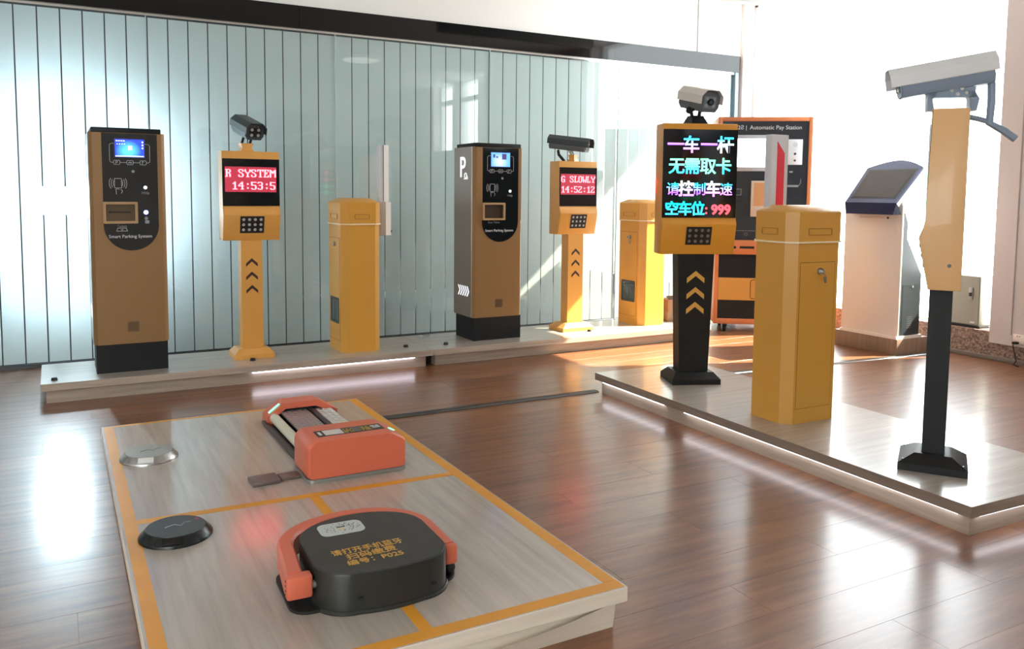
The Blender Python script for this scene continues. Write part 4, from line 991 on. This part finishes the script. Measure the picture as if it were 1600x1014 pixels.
# front housing: rounded box whose right top edge is cut off at an angle
frp = [(-wl, 0.014), (-wl, 0.128), (-wl+0.022, 0.152), (wl-0.060, 0.152), (wl, 0.118), (wl, 0.014)]
def rounded_profile(P, r, n=4):
    out = []
    for i, p in enumerate(P):
        a = Vector(P[i-1])-Vector(p); b = Vector(P[(i+1) % len(P)])-Vector(p)
        rr = min(r, a.length*0.4, b.length*0.4)
        s = Vector(p)+a.normalized()*rr; e = Vector(p)+b.normalized()*rr
        for k in range(n+1):
            t = k/n; out.append(tuple((1-t)**2*s+2*t*(1-t)*Vector(p)+t*t*e))
    return out
rp_ = rounded_profile(frp, 0.014)
def prof_ring(P, y, sc=1.0): 
    cz = 0.083
    return [(x*sc, y, (z-cz)*sc+cz if z > 0.02 else z) for x, z in P]
MB().loft([prof_ring(rp_, 0.0, 0.955), prof_ring(rp_, 0.006, 0.985), prof_ring(rp_, 0.018, 1.0), prof_ring(rp_, 0.195, 1.0), prof_ring(rp_, 0.21, 0.975)]).obj('front_housing', M_orange, ol)
MB().prism(rrect(-wl-0.003, -0.006, wl+0.004, 0.23, 0.03, 5), 'z', 0.0, 0.013).obj('base_plate', mat('plate_grey', srgb(150, 150, 144), 0.4, metal=0.5), ol)
# label on top
lb = MB().box(-0.135, 0.052, 0.1520, 0.120, 0.128, 0.1528).obj('label_strip', mat('label_black', srgb(34, 26, 26), 0.4), ol)
MB().box(-0.105, 0.060, 0.1528, -0.035, 0.122, 0.1534).obj('white_field', mat('label_white', srgb(206, 202, 198), 0.5), lb)
yy_ = MB()
random.seed(3)
for i in range(5):
    for j in range(3):
        if random.random() < 0.75: yy_.box(-0.028+i*0.007, 0.064+j*0.018, 0.1528, -0.024+i*0.007, 0.076+j*0.018, 0.1533)
        if random.random() < 0.75: yy_.box(0.040+i*0.007, 0.064+j*0.018, 0.1528, 0.044+i*0.007, 0.076+j*0.018, 0.1533)
yy_.obj('yellow_print', mat('print_yellow', srgb(196, 170, 50), 0.5), lb)['kind'] = 'stuff'
MB().box(0.004, 0.062, 0.1528, 0.034, 0.122, 0.1532).obj('grey_field', mat('label_grey', srgb(90, 92, 94), 0.5), lb)
MB().box(0.082, 0.080, 0.1528, 0.112, 0.090, 0.1533).box(0.080, 0.098, 0.1528, 0.094, 0.112, 0.1533).box(0.098, 0.098, 0.1528, 0.112, 0.112, 0.1533).box(-0.126, 0.07, 0.1528, -0.115, 0.11, 0.1533).obj('white_print', M_print, lb)['kind'] = 'stuff'
gl = emis('lock_green', (0.15, 1.0, 0.55, 1), 2.2)
o = MB().box(-0.016, -0.006, -0.0008, 0.016, 0.006, 0.0008).obj('green_lamp', gl, ol); o.location = (wl-0.030, 0.085, 0.1368); o.rotation_euler = (0, R(29), R(35))
# rear arch
yr = 0.83
ap = [(-0.150, 0.0), (-0.150, 0.035), (-0.075, 0.092), (0.075, 0.092), (0.170, 0.040), (0.170, 0.0)]
ai = [(-0.120, 0.0), (-0.120, 0.028), (-0.068, 0.066), (0.070, 0.066), (0.145, 0.030), (0.145, 0.0)]
MB().loft([[(x, yr+dy, z) for x, z in ap+ai[::-1]] for dy in (0.0, 0.012, 0.085, 0.10)]).obj('rear_housing', M_orange, ol)
MB().prism([(x, z) for x, z in ai], 'y', yr+0.04, yr+0.05).obj('rear_shutter', M_dsteel, ol)
o = MB().box(-0.030, -0.008, -0.001, 0.030, 0.008, 0.001).obj('green_lamp', gl, ol); o.location = (-0.113, yr+0.035, 0.066); o.rotation_euler = (0, R(-37), 0)
# frame rails, roller, tread plates
MB().box(-0.165, 0.20, 0, -0.145, yr+0.05, 0.012).box(0.15, 0.20, 0, 0.17, yr+0.05, 0.012).obj('side_rail', M_dsteel, ol)
MB().box(-0.145, 0.20, 0, 0.15, yr+0.05, 0.004).obj('floor_pan', M_dsteel, ol)
MB().cyl((-0.118, 0.2, 0.030), (-0.118, yr+0.02, 0.030), 0.021, n=20).obj('roller', mat('roller_cream', srgb(206, 202, 180), 0.4), ol)
def tread(x0, x1, m, zt, tilt=0.0):
    t = MB().box(x0, 0.2, zt-0.008, x1, yr+0.03, zt)
    b = t.obj('tread_plate', m, ol)
    d = MB(); nx_ = max(3, int((x1-x0)/0.022))
    for j in range(26):
        for i in range(nx_):
            cx_ = x0+(i+0.5)*(x1-x0)/nx_; cy2 = 0.215+j*0.0245
            s = 1 if (i+j) % 2 else -1
            d.prism([(cx_-0.007, cy2-0.003*s), (cx_, cy2-0.004*s+0.002), (cx_+0.007, cy2+0.003*s), (cx_, cy2+0.004*s-0.002)] if s > 0 else [(cx_-0.007, cy2+0.003), (cx_, cy2-0.002), (cx_+0.007, cy2-0.003), (cx_, cy2+0.002)], 'z', zt, zt+0.0016)
    o = d.obj('tread_pattern', m, b); o['kind'] = 'stuff'
tread(-0.088, 0.030, mat('tread_dark', srgb(160, 148, 146), 0.34, metal=0.5), 0.052)
MB().cyl((0.052, 0.2, 0.045), (0.052, yr+0.03, 0.045), 0.014, n=16).obj('shaft', M_dsteel, ol)
tread(0.068, 0.140, mat('tread_pale', srgb(214, 216, 214), 0.32, metal=0.5), 0.048)
cp = thing('magnetic_latch', 'small grey two piece latch lying beside the orange parking lock', 'latch', (0.64, 3.01, T), R(2))
MB().box(-0.055, -0.045, 0, 0.045, 0.045, 0.014, bev=0.004).obj('latch_body', mat('latch_grey', srgb(126, 112, 108), 0.4, metal=0.6), cp)
MB().box(0.050, -0.028, 0, 0.122, 0.035, 0.010, bev=0.003).obj('latch_plate', MATS['latch_grey'], cp)

# ------------------------------------------------------------------ black parking lock (front)
bl = thing('parking_lock', 'black round backed parking lock with orange bar, yellow lettering and P025', 'parking lock', (0.727, 2.115, T+0.0007), R(-2))
def dshape(sx, sy, n=10):
    """flat-ish front (-y) with rounded corners, arched back (+y)"""
    hw, yf, yb = 0.178*sx, -0.183*sy, 0.200*sy
    pts = []
    r = 0.095
    for i in range(n+1):
        a = R(180+90*i/n); pts.append((-hw+r+r*math.cos(a), yf+r+r*math.sin(a)))
    for i in range(1, 6): pts.append((-hw+r+(2*hw-2*r)*i/6, yf-0.010*math.sin(math.pi*i/6)))
    for i in range(n+1):
        a = R(270+90*i/n); pts.append((hw-r+r*math.cos(a), yf+r+r*math.sin(a)))
    ybase = 0.045
    for i in range(1, 24):
        a = R(180*i/24); pts.append((hw*math.cos(a) if abs(math.cos(a)) < 0.999 else hw, ybase+(yb-ybase)*math.sin(a)**0.8))
    return pts
M_lock = mat('lock_black', srgb(52, 52, 48), 0.38, metal=0.35, bump=0.05, bscale=300)
M_lock_top = mat('lock_top', srgb(50, 50, 48), 0.55, var=0.12, vscale=14)
D0 = dshape(1, 1)
MB().loft([[(x*1.0, y, 0.006) for x, y in D0], [(x, y, 0.098) for x, y in D0], [(x*0.992, y*0.992, 0.103) for x, y in D0]]).obj('body', M_lock, bl)
MB().loft([[(x*0.985, y*0.985, 0.1025) for x, y in D0], [(x*0.975, y*0.975, 0.1055) for x, y in D0]]).obj('lid', M_lock_top, bl)
MB().loft([[(x*1.03, y*1.03, 0.0) for x, y in D0], [(x*1.03, y*1.03, 0.005) for x, y in D0], [(x*1.012, y*1.012, 0.009) for x, y in D0]]).obj('flange', M_lock, bl)
MB().prism(rrect(-0.240, -0.135, -0.10, 0.12, 0.05, 6), 'z', 0, 0.008).obj('base_plate', mat('plate_black', srgb(22, 22, 22), 0.45), bl)
MB().prism(rrect(0.10, -0.12, 0.215, 0.10, 0.05, 6), 'z', 0, 0.008).obj('base_plate', MATS['plate_black'], bl)
# U bar: swept rectangle round the back
path = []
for i in range(6): path.append((-0.226+0.012*i/5, -0.090+0.135*i/5, 0.066))
for i in range(1, 24):
    a = R(180-180*i/24); hx = 0.214 if i < 12 else 0.190
    path.append((hx*math.cos(a), 0.045+0.195*max(0, math.sin(a))**0.8, 0.066))
for i in range(6): path.append((0.190, 0.045-0.135*i/5, 0.066))
rings = []
for i, p in enumerate(path):
    a = Vector(path[max(i-1, 0)]); b = Vector(path[min(i+1, len(path)-1)]); t = (b-a).normalized(); n_ = Vector((-t.y, t.x, 0))
    h, w = 0.030, 0.022
    c = Vector(p)
    prof = [(-w, -h), (-w, h*0.75), (-w*0.7, h), (w*0.7, h), (w, h*0.75), (w, -h)]
    rings.append([c+n_*u+Vector((0, 0, v)) for u, v in prof])
MB().loft(rings).obj('swing_bar', M_orange, bl)
MB().box(-0.250, -0.118, 0.034, -0.184, -0.082, 0.094, bev=0.008).obj('bar_end', M_orange, bl)
MB().box(0.170, -0.108, 0.038, 0.214, -0.082, 0.094, bev=0.010).obj('bar_end', M_orange, bl)
for zz in (0.046, 0.058, 0.071, 0.083): MB().cyl((-0.2508, -0.098-0.006*(zz > 0.055), zz), (-0.2495, -0.098-0.006*(zz > 0.055), zz), 0.0035, n=8).obj('bar_hole', M_rubber, bl)
MB().cyl((-0.190, -0.10, 0.060), (-0.165, -0.10, 0.060), 0.011, n=14).obj('pivot', M_steel, bl)
MB().ball((0.196, -0.085, 0.024), 0.017).obj('rubber_stop', M_rubber, bl)
for xx in (-0.085, 0.110): MB().box(xx-0.007, -0.196, 0.040, xx+0.007, -0.190, 0.046).obj('screw_hole', M_rubber, bl)
lab_o = MB().prism(rrect(-0.115, 0.065, 0.010, 0.150, 0.022, 5), 'z', 0.1055, 0.1066).obj('window_label', mat('label_frost', srgb(186, 194, 190), 0.35), bl)
ds = MB()
random.seed(11)
for i in range(70):
    a = random.random()*2*math.pi; rr = 0.016+random.random()*0.026
    cx_, cy2 = -0.052+rr*1.25*math.cos(a), 0.108+rr*0.85*math.sin(a)
    s = 0.0016
    ds.prism([(cx_-s, cy2-s), (cx_+s, cy2-s), (cx_+s, cy2+s), (cx_-s, cy2+s)], 'z', 0.1066, 0.1070)
ds.obj('speckles', mat('speck_grey', srgb(110, 116, 114), 0.6), lab_o)['kind'] = 'stuff'
MB().ball((-0.052, 0.100, 0.1066), 0.012, (1, 0.6, 0.08)).obj('label_dot', mat('dot_cream', srgb(206, 200, 150), 0.5), lab_o)
MB().box(-0.064, 0.112, 0.1066, -0.040, 0.117, 0.1071).obj('label_dash', M_rubber, lab_o)
M_gold_t = mat('letter_gold', srgb(196, 150, 66), 0.5)
FLAT = (0, 0, R(2))
text('lettering', '请打开手机蓝牙', 0.036, (-0.022, -0.047, 0.1057), FLAT, M_gold_t, bl, off=0.0004, sx=0.78)
text('lettering', '扫码缴费', 0.036, (-0.022, -0.084, 0.1057), FLAT, M_gold_t, bl, off=0.0004, sx=0.95)
o = text('lettering', '编号：P025', 0.032, (-0.022, -0.120, 0.1057), FLAT, M_gold_t, bl, off=0.0004, sx=0.95)
o['kind'] = 'stuff'
